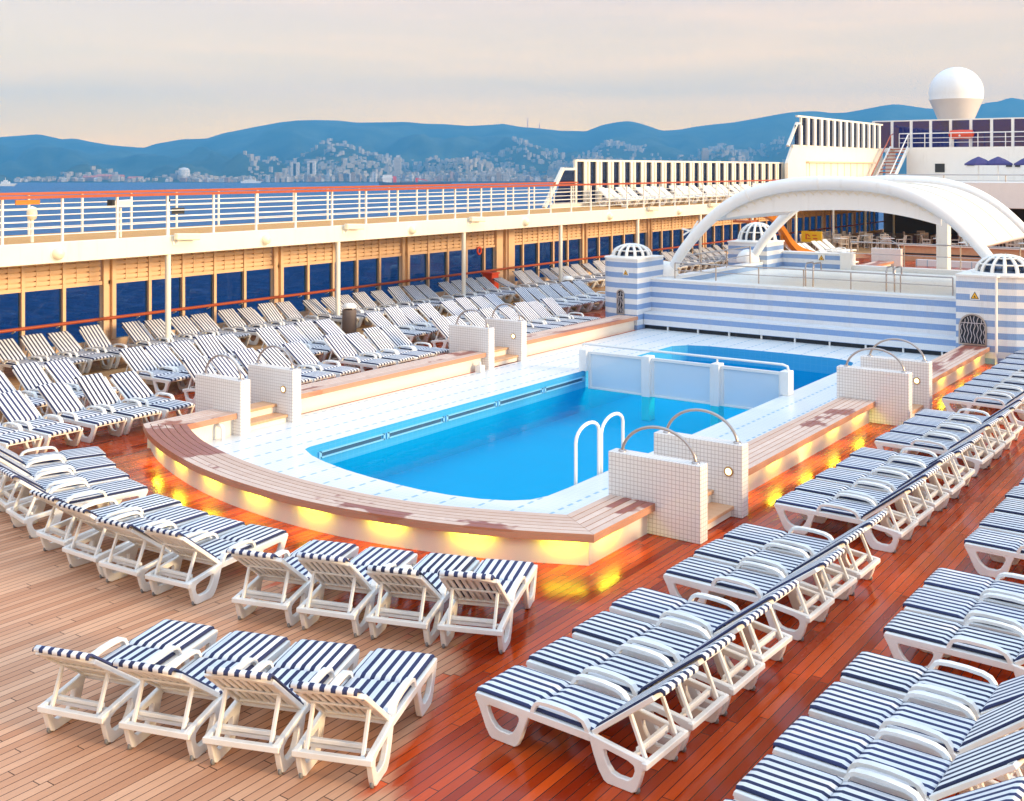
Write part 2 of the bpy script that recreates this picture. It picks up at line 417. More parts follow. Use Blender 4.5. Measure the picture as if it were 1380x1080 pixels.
# ------------------------------------------------------------------ ship setting: deck, pool basin, tile floor
POOL = [(-14.03,27.2),(-14.03,13.72),(-13.98,13.56),(-13.58,13.33),(-13.1,13.16),(-12.5,13.01),(-11.9,12.92),(-11.3,12.86),(-10.8,12.84),(-10.3,12.88),(-9.8,12.99),(-9.4,13.17),(-9.18,13.38),(-9.08,13.68),
        (-9.06,14.2),(-9.06,27.0),(-9.16,27.45),(-9.4,27.7),(-9.8,27.82),(-11.0,27.86),(-13.2,27.78),(-13.75,27.6)]
SURR = [(-16.25,29.35),(-16.25,22.9),(-16.0,22.9),(-16.0,13.0),(-15.9,12.35),(-15.4,12.05),(-14.7,11.7),(-13.9,11.4),(-13,11.15),(-12.1,10.98),(-11.1,10.9),(-10.1,10.95),(-9.3,11.1),(-8.4,11.4),(-7.4,11.75),(-7.4,13.2),(-7.1,14.5),(-7.1,22.6),(-6.8,22.6),(-6.8,29.35),(-7.0,30.0),(-16.2,30.0)]
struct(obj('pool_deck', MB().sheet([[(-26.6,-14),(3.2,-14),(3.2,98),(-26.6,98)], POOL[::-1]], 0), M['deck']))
struct(obj('pool_tile_floor', MB().sheet([SURR, POOL[::-1]], .012), M['tilefloor']))
b = MB(); n = len(POOL)
b.add([(x,y,.012) for x,y in POOL]+[(x,y,-.95) for x,y in POOL], [(i,(i+1)%n,(i+1)%n+n,i+n) for i in range(n)])
pb = struct(obj('pool_basin', b, M['pooltile']))
obj('basin_floor', MB().sheet([POOL], -.95), M['poolfloor'], pb)
b = MB(); s_ = MB()
for i in range(5):
    y0 = 13.95+i*1.76
    s_.box(-14.03,-14.022,y0+.05,y0+1.6,-.215,-.135)
    b.box(-14.03,-13.995,y0,y0+1.66,-.235,-.21).box(-14.03,-13.995,y0,y0+1.66,-.14,-.118).box(-14.03,-13.995,y0-.03,y0+.03,-.235,-.118).box(-14.03,-13.995,y0+1.63,y0+1.68,-.235,-.118)
obj('overflow_slot', s_, paint('overflow_blue', (.02,.10,.20), .6), pb); 
k = N('grating_blue'); k.set(col=(.22,.55,.78), rough=.4); obj('overflow_grating', b, k.m, pb)
struct(obj('pool_water', MB().sheet([POOL], -.40), M['water']))
b = MB()
for (x0,y0,x1,y1) in ((-26.6,-14,-26.6,98),(3.2,-14,3.2,98),(-26.6,98,3.2,98),(-26.6,-14,3.2,-14)):
    b.add([(x0,y0,-.004),(x1,y1,-.004),(x1,y1,-25.5),(x0,y0,-25.5)], [(0,1,2,3)])
struct(obj('ship_hull', b, M['white']))

# ------------------------------------------------------------------ benches round the pool
OUT = [(-16.33,12.03),(-15.74,11.67),(-14.97,11.32),(-14.26,11.05),(-13.5,10.81),(-12.69,10.63),(-11.9,10.53),(-11.13,10.48),(-10.4,10.50),(-9.7,10.59),(-9.1,10.70),(-8.4,10.89),(-7.74,11.14),(-6.98,11.51)]
INN = [(-15.66,12.42),(-15.22,12.17),(-14.6,11.86),(-13.95,11.63),(-13.25,11.43),(-12.5,11.28),(-11.8,11.19),(-11.1,11.15),(-10.45,11.16),(-9.85,11.22),(-9.3,11.33),(-8.75,11.52),(-8.2,11.74),(-7.66,11.97)]
def smoothpath(P, it=2):
    for _ in range(it):
        Q = [P[0]]
        for a, b2 in zip(P, P[1:]):
            Q += [tuple(a[i]*.75+b2[i]*.25 for i in (0,1)), tuple(a[i]*.25+b2[i]*.75 for i in (0,1))]
        Q.append(P[-1]); P = Q
    return P
OUT = smoothpath(OUT); INN = smoothpath(INN)
ZB = .42
def lerp(a, b, t): return tuple(a[i]+(b[i]-a[i])*t for i in range(len(a)))
def boards(outer, inner, mb, nb=6, gap=.012, zt=ZB, th=.03):
    for j in range(nb):
        t0 = j/nb; t1 = (j+1)/nb; wid = .67
        g = gap/wid/2
        A = [lerp(o, i2, t0+(g if j else 0)) for o, i2 in zip(outer, inner)]; B = [lerp(o, i2, t1-(g if j < nb-1 else 0)) for o, i2 in zip(outer, inner)]
        m = len(A); h = th
        vs = [(*p, zt) for p in A]+[(*p, zt) for p in B]+[(*p, zt-h) for p in A]+[(*p, zt-h) for p in B]
        fs = []
        for i in range(m-1):
            fs += [(i,i+1,m+i+1,m+i),(2*m+i,3*m+i,3*m+i+1,2*m+i+1),(i,2*m+i,2*m+i+1,i+1),(m+i,m+i+1,3*m+i+1,3*m+i)]
        fs += [(0,m,3*m,2*m),(m-1,3*m-1,4*m-1,2*m-1)]
        mb.add(vs, fs)
    for t0, t1 in ((-.002,.045),(.955,1.002)):
        A = [lerp(o, i2, t0) for o, i2 in zip(outer, inner)]; B = [lerp(o, i2, t1) for o, i2 in zip(outer, inner)]; m = len(A)
        vs = [(*p, zt-th-.002) for p in A]+[(*p, zt-th-.002) for p in B]+[(*p, zt-.1) for p in A]+[(*p, zt-.1) for p in B]; fs = []
        for i in range(m-1): fs += [(i,i+1,m+i+1,m+i),(2*m+i,3*m+i,3*m+i+1,2*m+i+1),(i,2*m+i,2*m+i+1,i+1),(m+i,m+i+1,3*m+i+1,3*m+i)]
        fs += [(0,m,3*m,2*m),(m-1,3*m-1,4*m-1,2*m-1)]
        mb.add(vs, fs)
def area(name, loc, rot, sx, sy, e, col, parent):
    l = bpy.data.lights.new(name, 'AREA'); l.shape = 'RECTANGLE'; l.size = sx; l.size_y = sy; l.energy = e; l.color = col
    o = bpy.data.objects.new(name, l); COL.objects.link(o); o.parent = parent
    o.location = Vector(loc)-origin(parent); o.rotation_euler = rot; return o
GB = 'teak topped benches round the pool'
def bench(name, label, outer, inner, lamps, loc, io=.115, ii=.06, lamp_side=1):
    t = thing(name, label, 'bench', loc, 0, GB)
    # base wall
    A = [lerp(o, i2, io/.67) for o, i2 in zip(outer, inner)]; B = [lerp(o, i2, 1-ii/.67) for o, i2 in zip(outer, inner)]
    m = len(A); z0, z1 = 0.0, ZB-.032
    vs = [(*p, z1) for p in A]+[(*p, z1) for p in B]+[(*p, z0) for p in A]+[(*p, z0) for p in B]; fs = []
    for i in range(m-1): fs += [(i,i+1,m+i+1,m+i),(i,2*m+i,2*m+i+1,i+1),(m+i,m+i+1,3*m+i+1,3*m+i)]
    fs += [(0,m,3*m,2*m),(m-1,3*m-1,4*m-1,2*m-1)]
    obj('base_wall', MB().add(vs, fs), M['base'], t)
    mb = MB(); boards(outer, inner, mb); obj('seat_boards', mb, M['bench'], t)
    for (x, y, ang) in lamps:     # ang: direction of the bench; lamp hangs under the overhang
        c, s = math.cos(ang), math.sin(ang)
        mb = MB().box(-.24,.24,-.018,.018,-.02,0).tf(Matrix.Translation((x,y,ZB-.036)) @ Matrix.Rotation(ang, 4, 'Z'))
        obj('under_seat_lamp', mb, M['lampyellow'], t)
        area('under_seat_light', (x,y,ZB-.064), (0,0,ang), .46, .03, 3.8, (1,.97,.05), t)
    return t
# where the overhang of the curve is: 4 cm in from the outer edge
def along(P, N_, s0, s1, inset):
    L = [0]
    for a, b2 in zip(P, P[1:]): L.append(L[-1]+math.hypot(b2[0]-a[0], b2[1]-a[1]))
    res = []
    for j in range(N_):
        s = s0+(s1-s0)*j/(N_-1) if N_ > 1 else s0
        for i in range(len(P)-1):
            if L[i+1] >= s:
                t = (s-L[i])/(L[i+1]-L[i]); x, y = lerp(P[i], P[i+1], t)
                ang = math.atan2(P[i+1][1]-P[i][1], P[i+1][0]-P[i][0]); nx, ny = -math.sin(ang), math.cos(ang)
                res.append((x+nx*inset, y+ny*inset, ang)); break
    return res
bench('curved_bench', 'curved teak topped bench with yellow lights sweeping round the near end of the pool', OUT, INN, along(OUT, 8, 1.1, 9.45, .072), (-11.2,10.8,0))
def st_bench(label, ox, ix, y0, y1, nl, side):
    n = max(2, int((y1-y0)/1.4)); ys = [y0+(y1-y0)*i/n for i in range(n+1)]
    lamps = []
    for j in range(nl):
        y = y0+(y1-y0)*(j+.5)/nl; lamps.append((ox+(-.072 if side > 0 else .072), y, R(90) if side > 0 else R(-90)))
    bench('straight_bench', label, [(ox,y) for y in ys], [(ix,y) for y in ys], lamps, ((ox+ix)/2,(y0+y1)/2,0))
# the near starboard piece joins the curve at a mitre
t = None
def rb(label, ox, ix, y0a, y0b, y1, nl):
    n = 3; O = [(ox, y0a+(y1-y0a)*i/n) for i in range(n+1)]; I = [(ix, y0b+(y1-y0b)*i/n) for i in range(n+1)]
    bench('straight_bench', label, O, I, [(ox-.072, y0a+(y1-y0a)*(.35), R(90))] if nl else [], ((ox+ix)/2,(y0a+y1)/2,0))
rb('short teak bench from the curved bench corner to the nearest tiled wall', -6.98, -7.66, 11.515, 11.975, 13.06, 1)
st_bench('long weathered teak bench between the two starboard stair gaps, glowing yellow below', -6.66, -7.33, 14.58, 21.21, 5, 1)
st_bench('red stained teak bench ending at the striped tower with the wide grille', -6.39, -7.03, 22.9, 29.3, 4, 1)
def lb(label, ox, ix, y0a, y0b, y1):
    n = 4; O = [(ox, y0a+(y1-y0a)*i/n) for i in range(n+1)]; I = [(ix, y0b+(y1-y0b)*i/n) for i in range(n+1)]
    bench('straight_bench', label, O[::-1], I[::-1], [], ((ox+ix)/2,(y0a+y1)/2,0), io=.06, ii=.13)
lb('short teak bench joining the curved bench to the nearest white wall by the loungers', -16.33, -15.66, 12.035, 12.425, 13.53)
lb('sunlit teak bench on the far side of the pool between two stair gaps', -16.64, -15.98, 15.04, 15.04, 21.42)
lb('dark red wet teak bench running to the narrow striped tower', -16.9, -16.24, 23.08, 23.08, 29.32)
# small white service pipes by the inner benches
for x, y, l in ((-15.6,13.15,'short white bent pipe under the bench beside the nearest white wall'),(-15.92,21.1,'small white vent box below the sunlit bench end')):
    mb = MB()
    if x > -15.8: mb.tube([(x,y,.01),(x,y,.22),(x-.03,y,.26),(x-.14,y,.27)], .035, 8)
    else: mb.box(x-.08,x+.08,y-.08,y+.08,.013,.17).tube([(x,y,.17),(x,y,.25)], .03, 8)
    tag(obj('vent_pipe', mb, M['white'], at=(x,y,0)), l, 'pipe')

# ------------------------------------------------------------------ tiled stair walls with hoops, and steps
GW = 'tiled stair walls with steel hoops'
def stair_wall(label, x0, x1, y0, y1, lampx=None, lampy=1, zt=1.0, lz=.62):
    t = thing('stair_wall', label, 'wall', ((x0+x1)/2,(y0+y1)/2,0), 0, GW)
    obj('tiled_wall', MB().box(x0,x1,y0,y1,0,zt), M['mosaic'], t, bevel=.008)
    ym = (y0+y1)/2; a = x0+.16; b_ = x1-.12; pts = []
    for i in range(19):
        u = math.pi*(.06+.88*i/18); pts.append(((a+b_)/2-(b_-a)/2*math.cos(u)/math.cos(math.pi*.06), ym, zt+.03+.36*(math.sin(u)-math.sin(.06*math.pi))/(1-math.sin(.06*math.pi))))
    pts = [(pts[0][0],ym,zt)]+pts+[(pts[-1][0],ym,zt)]
    hp = obj('hoop_rail', MB().tube(pts, .021, 10), M['metal'], t)
    obj('flange', MB().lathe([(0,.025),(.05,.022),(.055,0)], (pts[0][0],ym,zt), 14).lathe([(0,.025),(.05,.022),(.055,0)], (pts[-1][0],ym,zt), 14), M['metal'], hp)
    if lampx is not None:
        yy = y0 if lampy < 0 else y1; sgn = lampy
        Mx = Matrix.Translation((lampx, yy, lz)) @ Matrix.Rotation(R(90) if sgn < 0 else R(-90), 4, 'X')
        rim = obj('step_lamp', MB().lathe([(.048,.0),(.048,.018),(.066,.018),(.07,0)], n=20).tf(Mx), paint('brass_rim', (.45,.25,.10), .35), t)
        obj('lens', MB().lathe([(0,.014),(.048,.012)], n=20).tf(Mx), M['lampwarm'], rim)
    return t
stair_wall('white tiled wall nearest the camera at the corner of the curved bench', -7.69,-6.325, 13.06, 13.27)
stair_wall('white tiled wall with a round lamp, just behind the nearest tiled wall', -7.70,-6.33, 14.36, 14.57, -6.53, -1)
stair_wall('tiled wall at the far end of the long glowing starboard bench', -7.41,-6.04, 21.22, 21.44)
stair_wall('tiled wall with round lamp at the start of the red stained bench', -7.42,-6.06, 22.66, 22.88, -6.3, -1)
stair_wall('pale wall with hoop where the curved bench meets the striped loungers', -16.83,-15.57, 13.53, 13.76, -15.75, 1)
stair_wall('pale wall with lamp at the near end of the sunlit bench', -16.85,-15.6, 14.82, 15.04, -15.85, -1)
stair_wall('pale wall with hoop at the far end of the sunlit bench', -17.12,-15.9, 21.42, 21.65)
stair_wall('pale wall with lamp at the start of the dark red bench', -17.1,-15.95, 22.86, 23.08, -16.2, -1)
GS = 'teak steps between the stair walls'
def steps(label, x0, x1, y0, y1, sgn):
    """three treads rising over the sill; sgn +1 = outboard side towards +x"""
    t = thing('pool_steps', label, 'steps', ((x0+x1)/2,(y0+y1)/2,0), 0, GS)
    for j, (a, b_, z) in enumerate(((x0+.12, x0+.46, .16), (x0+.42, x1-.42, .33), (x1-.46, x1-.12, .16))):
        obj('tread', MB().box(a,b_,y0+.004,y1-.004,z-.05,z), M['step'], t, bevel=.006)
        obj('riser', MB().box(a+.04,b_-.04,y0+.004,y1-.004,.012,z-.052), M['base'], t)
    return t
steps('teak steps between the two nearest tiled walls', -7.69,-6.33,13.27,14.36,1)
steps('teak steps between the tiled walls at the far starboard gap', -7.41,-6.05,21.44,22.66,1)
steps('sunlit teak steps between the pale walls by the curved bench', -16.83,-15.6,13.76,14.82,-1)
steps('sunlit teak steps between the pale walls at the far port gap', -17.1,-15.92,21.65,22.86,-1)

# ------------------------------------------------------------------ pool divider and ladder
t = thing('pool_divider', 'low white screen of frosted panels dividing the pool', 'screen', (-11.5,22.75,0))
YD = 22.75
px_ = [-14.02,-12.34,-10.62,-9.02]
for i, x in enumerate(px_): obj('pillar', MB().box(x-.10,x+.10,YD-.14,YD+.14,-.95 if 0 < i < 3 else .012,.52), M['white'], t, bevel=.01)
for a, b_ in zip(px_, px_[1:]):
    fr = obj('panel', MB().box(a+.10,b_-.10,YD-.012,YD+.012,-.36,.42), M['frost'], t)
    obj('panel_frame', MB().box(a+.10,b_-.10,YD-.04,YD+.04,.42,.48).box(a+.10,b_-.10,YD-.04,YD+.04,-.42,-.36).box(a+.10,a+.16,YD-.04,YD+.04,-.36,.42).box(b_-.16,b_-.10,YD-.04,YD+.04,-.36,.42), M['white'], fr)
obj('top_rail', MB().tube([(-14.1,YD,.52),(-14.1,YD,.60),(-14.05,YD,.64),(-9.1,YD,.64),(-9.0,YD,.61),(-8.98,YD,.52)], .028, 8).tube([(-10.62,YD,.52),(-10.62,YD,.64)], .022, 8), M['white'], t)
t = thing('pool_ladder', 'white tubular ladder rails at the right edge of the pool', 'ladder', (-9.15,14.8,0))
for y0, y1 in ((14.48,15.16),(15.24,15.92)):
    x = -9.10; pts = [(x,y0,-.9),(x,y0,.62)]
    ym = (y0+y1)/2; r_ = (y1-y0)/2
    for i in range(1,13):
        a = math.pi*(1-i/12); pts.append((x, ym+r_*math.cos(a)+.05*math.sin(a), .62+.24*math.sin(a)**.8 if 0 < i < 12 else .62))
    pts += [(x,y1,.3),(x,y1,-.9)]
    obj('handrail', MB().tube(pts, .027, 10), M['white'], t)
mb = MB()
for z in (-.2,-.5,-.8): mb.bar((-9.12,14.5,z),(-9.12,15.9,z),.09,.03)
obj('rung', mb, M['white'], t)

# ------------------------------------------------------------------ striped towers, back wall, raised spa
GT = 'blue and white striped towers with cage domes'
def dome(parent, c, r, h, nr=14):
    d = obj('cage_dome', MB().lathe([(r+.10,-.005),(r+.10,.035),(r+.02,.05),(r-.05,.05),(r-.05,0)], c, 32), M['white'], parent)
    mb = MB()
    for k_ in range(nr):
        a = 2*math.pi*k_/nr; P = []
        for i in range(7):
            u = i/6*math.pi/2*.93; P.append((c[0]+r*math.cos(u)*math.cos(a), c[1]+r*math.cos(u)*math.sin(a), c[2]+.04+h*math.sin(u)))
        mb.tube(P, [.05,.05,.05,.045,.04,.035,.03], 5)
    for i in (2,4):
        u = i/6*math.pi/2*.93; mb.tube([(c[0]+r*math.cos(u)*math.cos(2*math.pi*j/24), c[1]+r*math.cos(u)*math.sin(2*math.pi*j/24), c[2]+.04+h*math.sin(u)) for j in range(24)], .022, 5, closed=True)
    obj('rib', mb, M['white'], d)
    obj('dome_cap', MB().lathe([(.26*r/.6,.0),(.2*r/.6,.035),(0,.055)], (c[0],c[1],c[2]+.035+h*.92), 18), M['white'], d)
    obj('dark_skylight', MB().lathe([(r*.9,.0),(r*.8,h*.45),(r*.45,h*.78),(0,h*.86)], (c[0],c[1],c[2]+.01), 24), M['screen'], d)
def warn(parent, c, s, yaw=0):
    """triangle warning sign facing -Y"""
    x, y, z = c
    pl = obj('warning_sign', MB().box(x-s*.72,x+s*.72,y-.012,y,z-s*.5,z+s*.9), M['white'], parent)
    tri = lambda q, y0, y1: MB().prism([[(x-q*.62,z-q*.38),(x+q*.62,z-q*.38),(x,z+q*.75)]], 'y', y0, y1)
    obj('black_border', tri(s,y-.016,y-.012), M['blackmark'], pl); obj('yellow_triangle', tri(s*.74,y-.019,y-.0165), M['signyellow'], pl)
    obj('hazard_mark', MB().prism([[(x-.16*s,z-.16*s),(x+.2*s,z-.16*s),(x+.05*s,z+.02*s),(x+.06*s,z+.2*s),(x-.06*s,z+.1*s)]], 'y', y-.022, y-.0195), M['blackmark'], pl)
def arch_panel(parent, x0, x1, y, z0, z1):
    r = (x1-x0)/2; cx = (x0+x1)/2; lo = [(x0,z0),(x1,z0)]+[(cx+r*math.cos(a*math.pi/14), z1-r+r*math.sin(a*math.pi/14)) for a in range(15)]
    sh = lambda q: [(x0+q,z0+q),(x1-q,z0+q)]+[(cx+(r-q)*math.cos(a*math.pi/14), z1-r+(r-q)*math.sin(a*math.pi/14)) for a in range(15)]
    g = obj('arched_grille', MB().prism([lo, sh(.035)[::-1]], 'y', y-.03, y-.0005), M['metal'], parent)
    obj('grille_back', MB().prism([sh(.036)], 'y', y-.008, y-.0015), M['slot'], g)
    mb = MB(); rnd = random.Random(3)
    nb = max(3, int((x1-x0)/.075))
    for i in range(nb):
        xx = x0+.06+(x1-x0-.12)*i/(nb-1); top = z1-r+math.sqrt(max(.001,(r-.05)**2-(xx-cx)**2)); P = []
        for j in range(9): P.append((xx+.022*math.sin(j*1.7+i*1.3), y-.016, z0+.05+(top-z0-.06)*j/8))
        mb.tube(P, .011, 5)
    mb.bar((x0+.03,y-.018,z0+(z1-z0)*.7),(x1-.03,y-.018,z0+(z1-z0)*.7),.012,.018)
    obj('grille_bars', mb, paint('grille_metal', (.50,.46,.50), .4), g)
t = thing('striped_tower', 'narrow striped tower with dome standing left of the striped wall', 'tower', (-16.75,30,0), 0, GT)
pl = [(-17.05,29.35),(-16.28,29.35),(-16.28,31.0),(-17.5,31.0)]+arc((-17.05,30.0), .62, R(180+8), R(270), 7)
obj('tower_wall', MB().prism([pl], 'z', .0, 2.08), M['stripe'], t)
obj('tower_cap', MB().prism([[(x*1.0+(-.02 if x < -16.8 else .02), y-.02 if y < 30 else y+.02) for x, y in pl]], 'z', 2.08, 2.125), M['white'], t)
dome(t, (-16.86,30.05,2.125), .58, .34); warn(t, (-16.67,29.35,1.68), .13); arch_panel(t, -16.98,-16.72,29.35,.44,1.18)
t = thing('striped_tower', 'wide striped tower with arched grille at the right end of the striped wall', 'tower', (-6.4,30,0), 0, GT)
pl = [(-7.19,31.2),(-7.19,29.3),(-6.26,29.3),(-6.262,29.42)]+arc((-6.26,30.62), 1.2, R(-88), R(0), 9)+[(-5.06,31.2)]
obj('tower_wall', MB().prism([pl], 'z', .0, 2.13), M['stripe'], t)
obj('corner_strip', MB().box(-6.27,-6.23,29.285,29.42,.0,2.13), M['white'], t)
obj('tower_cap', MB().prism([[(-7.21,31.22),(-7.21,29.28),(-6.22,29.275)]+arc((-6.26,30.62), 1.24, R(-86), R(0), 9)+[(-5.02,31.22)]], 'z', 2.13, 2.175), M['white'], t)
dome(t, (-6.25,30.2,2.175), .66, .42); warn(t, (-6.74,29.3,1.64), .16); arch_panel(t, -7.12,-6.46,29.3,.43,1.21)
t = thing('striped_tower', 'square striped tower with dome beside the far arch foot', 'tower', (-16.55,38.8,0), 0, GT)
obj('tower_wall', MB().box(-17.3,-15.8,38.0,39.55,0,2.12), M['stripe'], t); obj('tower_cap', MB().box(-17.33,-15.77,37.97,39.58,2.12,2.165), M['white'], t)
dome(t, (-16.5,38.75,2.165), .66, .62)
# back wall of the pool with its tiled seat = front of the raised spa
t = thing('raised_spa', 'raised spa pool behind a blue and white striped wall with a tiled seat', 'spa pool', (-11.7,34,0))
obj('front_wall', MB().box(-16.28,-7.19,30.2,30.55,0,1.44), M['stripe'], t); obj('wall_coping', MB().box(-16.28,-7.19,30.18,30.57,1.44,1.475), M['white'], t)
sb = obj('tiled_seat', MB().box(-16.26,-7.19,29.72,30.2,.13,.50), M['stripe'], t)
obj('kick_slot', MB().box(-16.26,-7.19,29.80,30.2,.012,.13), M['slot'], sb)
mb = MB()
for i in range(9): mb.box(-15.5+i*.98,-15.46+i*.98,29.74,29.81,.013,.128)
obj('slot_divider', mb, M['white'], sb)
obj('side_wall', MB().box(-16.28,-15.95,30.55,39.4,0,1.47), M['stripe'], t); obj('side_wall', MB().box(-7.45,-7.19,30.55,39.4,0,1.47), M['stripe'], t)
fw = obj('far_wall', MB().box(-15.95,-13.6,39.4,39.75,0,1.74), M['stripe'], t); obj('far_coping', MB().box(-15.95,-13.6,39.38,39.77,1.74,1.775), M['white'], fw); obj('low_wall', MB().box(-13.2,-7.45,39.4,39.75,0,1.38), M['white'], t)
obj('spa_floor', MB().box(-15.95,-7.45,30.55,39.4,.6,1.22), M['white'], t); obj('spa_water', MB().sheet([[(-15.95,30.55),(-7.45,30.55),(-7.45,39.4),(-15.95,39.4)]], 1.27), M['spawater'], t)
obj('white_pier', MB().box(-13.6,-13.2,39.3,39.8,0,1.82), M['white'], t, bevel=.01)
warn(t, (-14.3,39.38,1.58), .17)
def rail(name, label, pts, zb, zt, mids, step, mat, r=.022, cat='railing', rp=None, group=None, top_mat=None, tr=None):
    p0 = pts[0]; t = thing(name, label, cat, (p0[0],p0[1],zb), 0, group)
    obj('handrail', MB().tube([(x,y,zt) for x,y in pts], tr or r*1.15, 8), top_mat or mat, t)
    for z in mids: obj('mid_rail', MB().tube([(x,y,z) for x,y in pts], rp or r*.7, 6), mat, t)
    d = 0; L = [0]
    for a, b_ in zip(pts, pts[1:]): L.append(L[-1]+math.dist(a, b_))
    n = max(1, round(L[-1]/step))
    for j in range(n+1):
        s = L[-1]*j/n
        for i in range(len(pts)-1):
            if L[i+1] >= s-1e-6:
                q = lerp(pts[i], pts[i+1], (s-L[i])/(L[i+1]-L[i])); obj('post', MB().tube([(q[0],q[1],zb),(q[0],q[1],zt)], r, 7), mat, t); break
    return t
GR = 'steel railings of the raised spa'
rail('spa_railing', 'thin steel railing along the top of the striped wall', [(-15.7,30.65),(-7.6,30.65)], 1.476, 1.95, [1.72], 1.33, M['metal'], .018, group=GR)
rail('spa_railing', 'steel railing on the far side of the raised spa', [(-13.3,39.6),(-7.7,39.6)], 1.385, 2.2, [1.8], 2.0, M['metal'], .022, group=GR)
rail('spa_railing', 'short steel railing along the left side of the spa before the ball foot', [(-16.1,31.3),(-16.1,37.2)], 1.471, 2.05, [1.75], 1.9, M['metal'], .022, group=GR)
GG = 'hooked steel grab rails at the spa edge'
def grab(x, label):
    t = thing('grab_rail', label, 'grab rail', (x,30.7,1.476), 0, GG)
    for dx in (0,.22):
        obj('rail_tube', MB().tube([(x+dx,30.72,1.476),(x+dx,30.72,2.02),(x+dx,30.80,2.12),(x+dx,31.3,2.12),(x+dx,31.36,2.05),(x+dx,31.36,1.9)], .022, 8), M['metal'], t)
grab(-11.62, 'pair of hooked steel grab rails midway along the striped wall'); grab(-9.35, 'pair of hooked steel grab rails near the wide striped tower')

# ------------------------------------------------------------------ arches and retractable roof
AP = [(-4.85,1.5),(-4.55,1.98),(-4.2,2.50),(-3.4,3.36),(-2.6,3.93),(-1.8,4.25),(-1.0,4.42),(-.2,4.49),(.5,4.50),(1.6,4.46),(2.5,4.27),(3.3,3.88),(4.0,3.30),(4.6,2.62),(4.95,2.1)]
def sm3(P, it=2):
    for _ in range(it):
        Q = [P[0]]
        for a, b_ in zip(P, P[1:]): Q += [lerp(a,b_,.25), lerp(a,b_,.75)]
        Q.append(P[-1]); P = Q
    return P
APS = sm3(AP)
GA = 'white tubular roof arches'
AX = -11.5
def arch(y, label, foot=True):
    t = thing('roof_arch', label, 'arch', (AX,y,1.5), 0, GA)
    n = len(APS); rr = [.12+.08*math.sin(math.pi*min(1,max(0,i/(n-1))))**.8 for i in range(n)]
    obj('arch_tube', MB().tube([(AX+x,y,z-.1) for x,z in APS], rr, 12), M['roofwhite'], t)
    for i in (20,31):
        d_ = (Vector((APS[i+1][0],0,APS[i+1][1]))-Vector((APS[i-1][0],0,APS[i-1][1]))).normalized()*.03; c_ = Vector((AX+APS[i][0],y,APS[i][1]-.1))
        obj('joint_collar', MB().tube([c_-d_,c_+d_], .212, 14), M['white'], t)
    for sg in (-1,1): obj('ball_foot', MB().lathe([(.42,.0),(.40,.16),(.30,.32),(.16,.42),(0,.45)], (AX+4.9*sg,y,1.475), 18), M['white'], t)
    return t
arch(31.35, 'near white tubular arch rising from the two striped towers')
arch(37.7, 'farther white tubular arch with ball foot, behind the near one')
t = thing('retractable_roof', 'white vaulted retractable roof carried between the two white arches', 'roof', (AX,34.5,2.9))
mid = [p for p in APS if p[1] > (3.3 if p[0] < 0 else 2.85)]
up = [(AX+x, z-.02) for x,z in mid]
loz = lambda x: 3.65-(.022 if x < .9 else .06)*(x-.9)**2
vs = []; fs = []; m = len(up)
for y in (31.65,37.4):
    for x, z in up: vs.append((x,y,z-.10))
for y in (31.65,37.4):
    for x, z in up: vs.append((x,y,z-.19))
for i in range(m-1): fs += [(i,i+1,m+i+1,m+i),(2*m+i,3*m+i,3*m+i+1,2*m+i+1),(i,2*m+i,2*m+i+1,i+1),(m+i,m+i+1,3*m+i+1,3*m+i)]
fs += [(0,m,3*m,2*m),(m-1,3*m-1,4*m-1,2*m-1)]
obj('roof_shell', MB().add(vs, fs, True), M['roofwhite'], t)
lun = [(AX+x, z-.26) for x,z in APS if loz(x) < z-.28 and -3.75 < x < 3.5]
lo = [(x, loz(x-AX)-.02) for x,_ in lun]
obj('front_fascia', MB().prism([lun+lo[::-1]], 'y', 31.5, 31.6), M['roofwhite'], t)
mb = MB()
for i in range(46):
    x = lun[0][0]+.25+(lun[-1][0]-lun[0][0]-.5)*i/45
    for a, b_ in zip(lun, lun[1:]):
        if a[0] <= x <= b_[0]: z = a[1]+(b_[1]-a[1])*(x-a[0])/(b_[0]-a[0]); mb.bar((x-.05,31.47,z-.10),(x+.05,31.47,z-.17 if i % 2 else z-.05),.03,.03); break
obj('zigzag_trim', mb, M['cream'], t)
mb = MB()
for x0 in (-3.2,3.0):
    pass
for yy in (33.6,35.6):
    P = [(x,yy,z-.085) for x,z in up]; mb.tube(P, .035, 6)
obj('roof_seam', mb, M['cream'], t)
mb = MB()
for sx in (-1,1):
    x = AX+sx*3.85
    mb.bar((x,31.5,3.05),(x+sx*.45,31.4,2.75),.05,.05).bar((x,31.5,3.2),(x+sx*.25,31.4,2.75),.05,.05).bar((x+sx*.1,31.5,2.85),(x+sx*.5,31.4,2.95),.05,.05)
obj('bracket', mb, M['white'], t)
tag(obj('white_column', MB().box(-10.42,-10.02,39.8,40.2,0,3.2), M['white'], bevel=.03, at=(-10.2,40,0)), 'thick white square column under the right side of the vaulted roof', 'column')

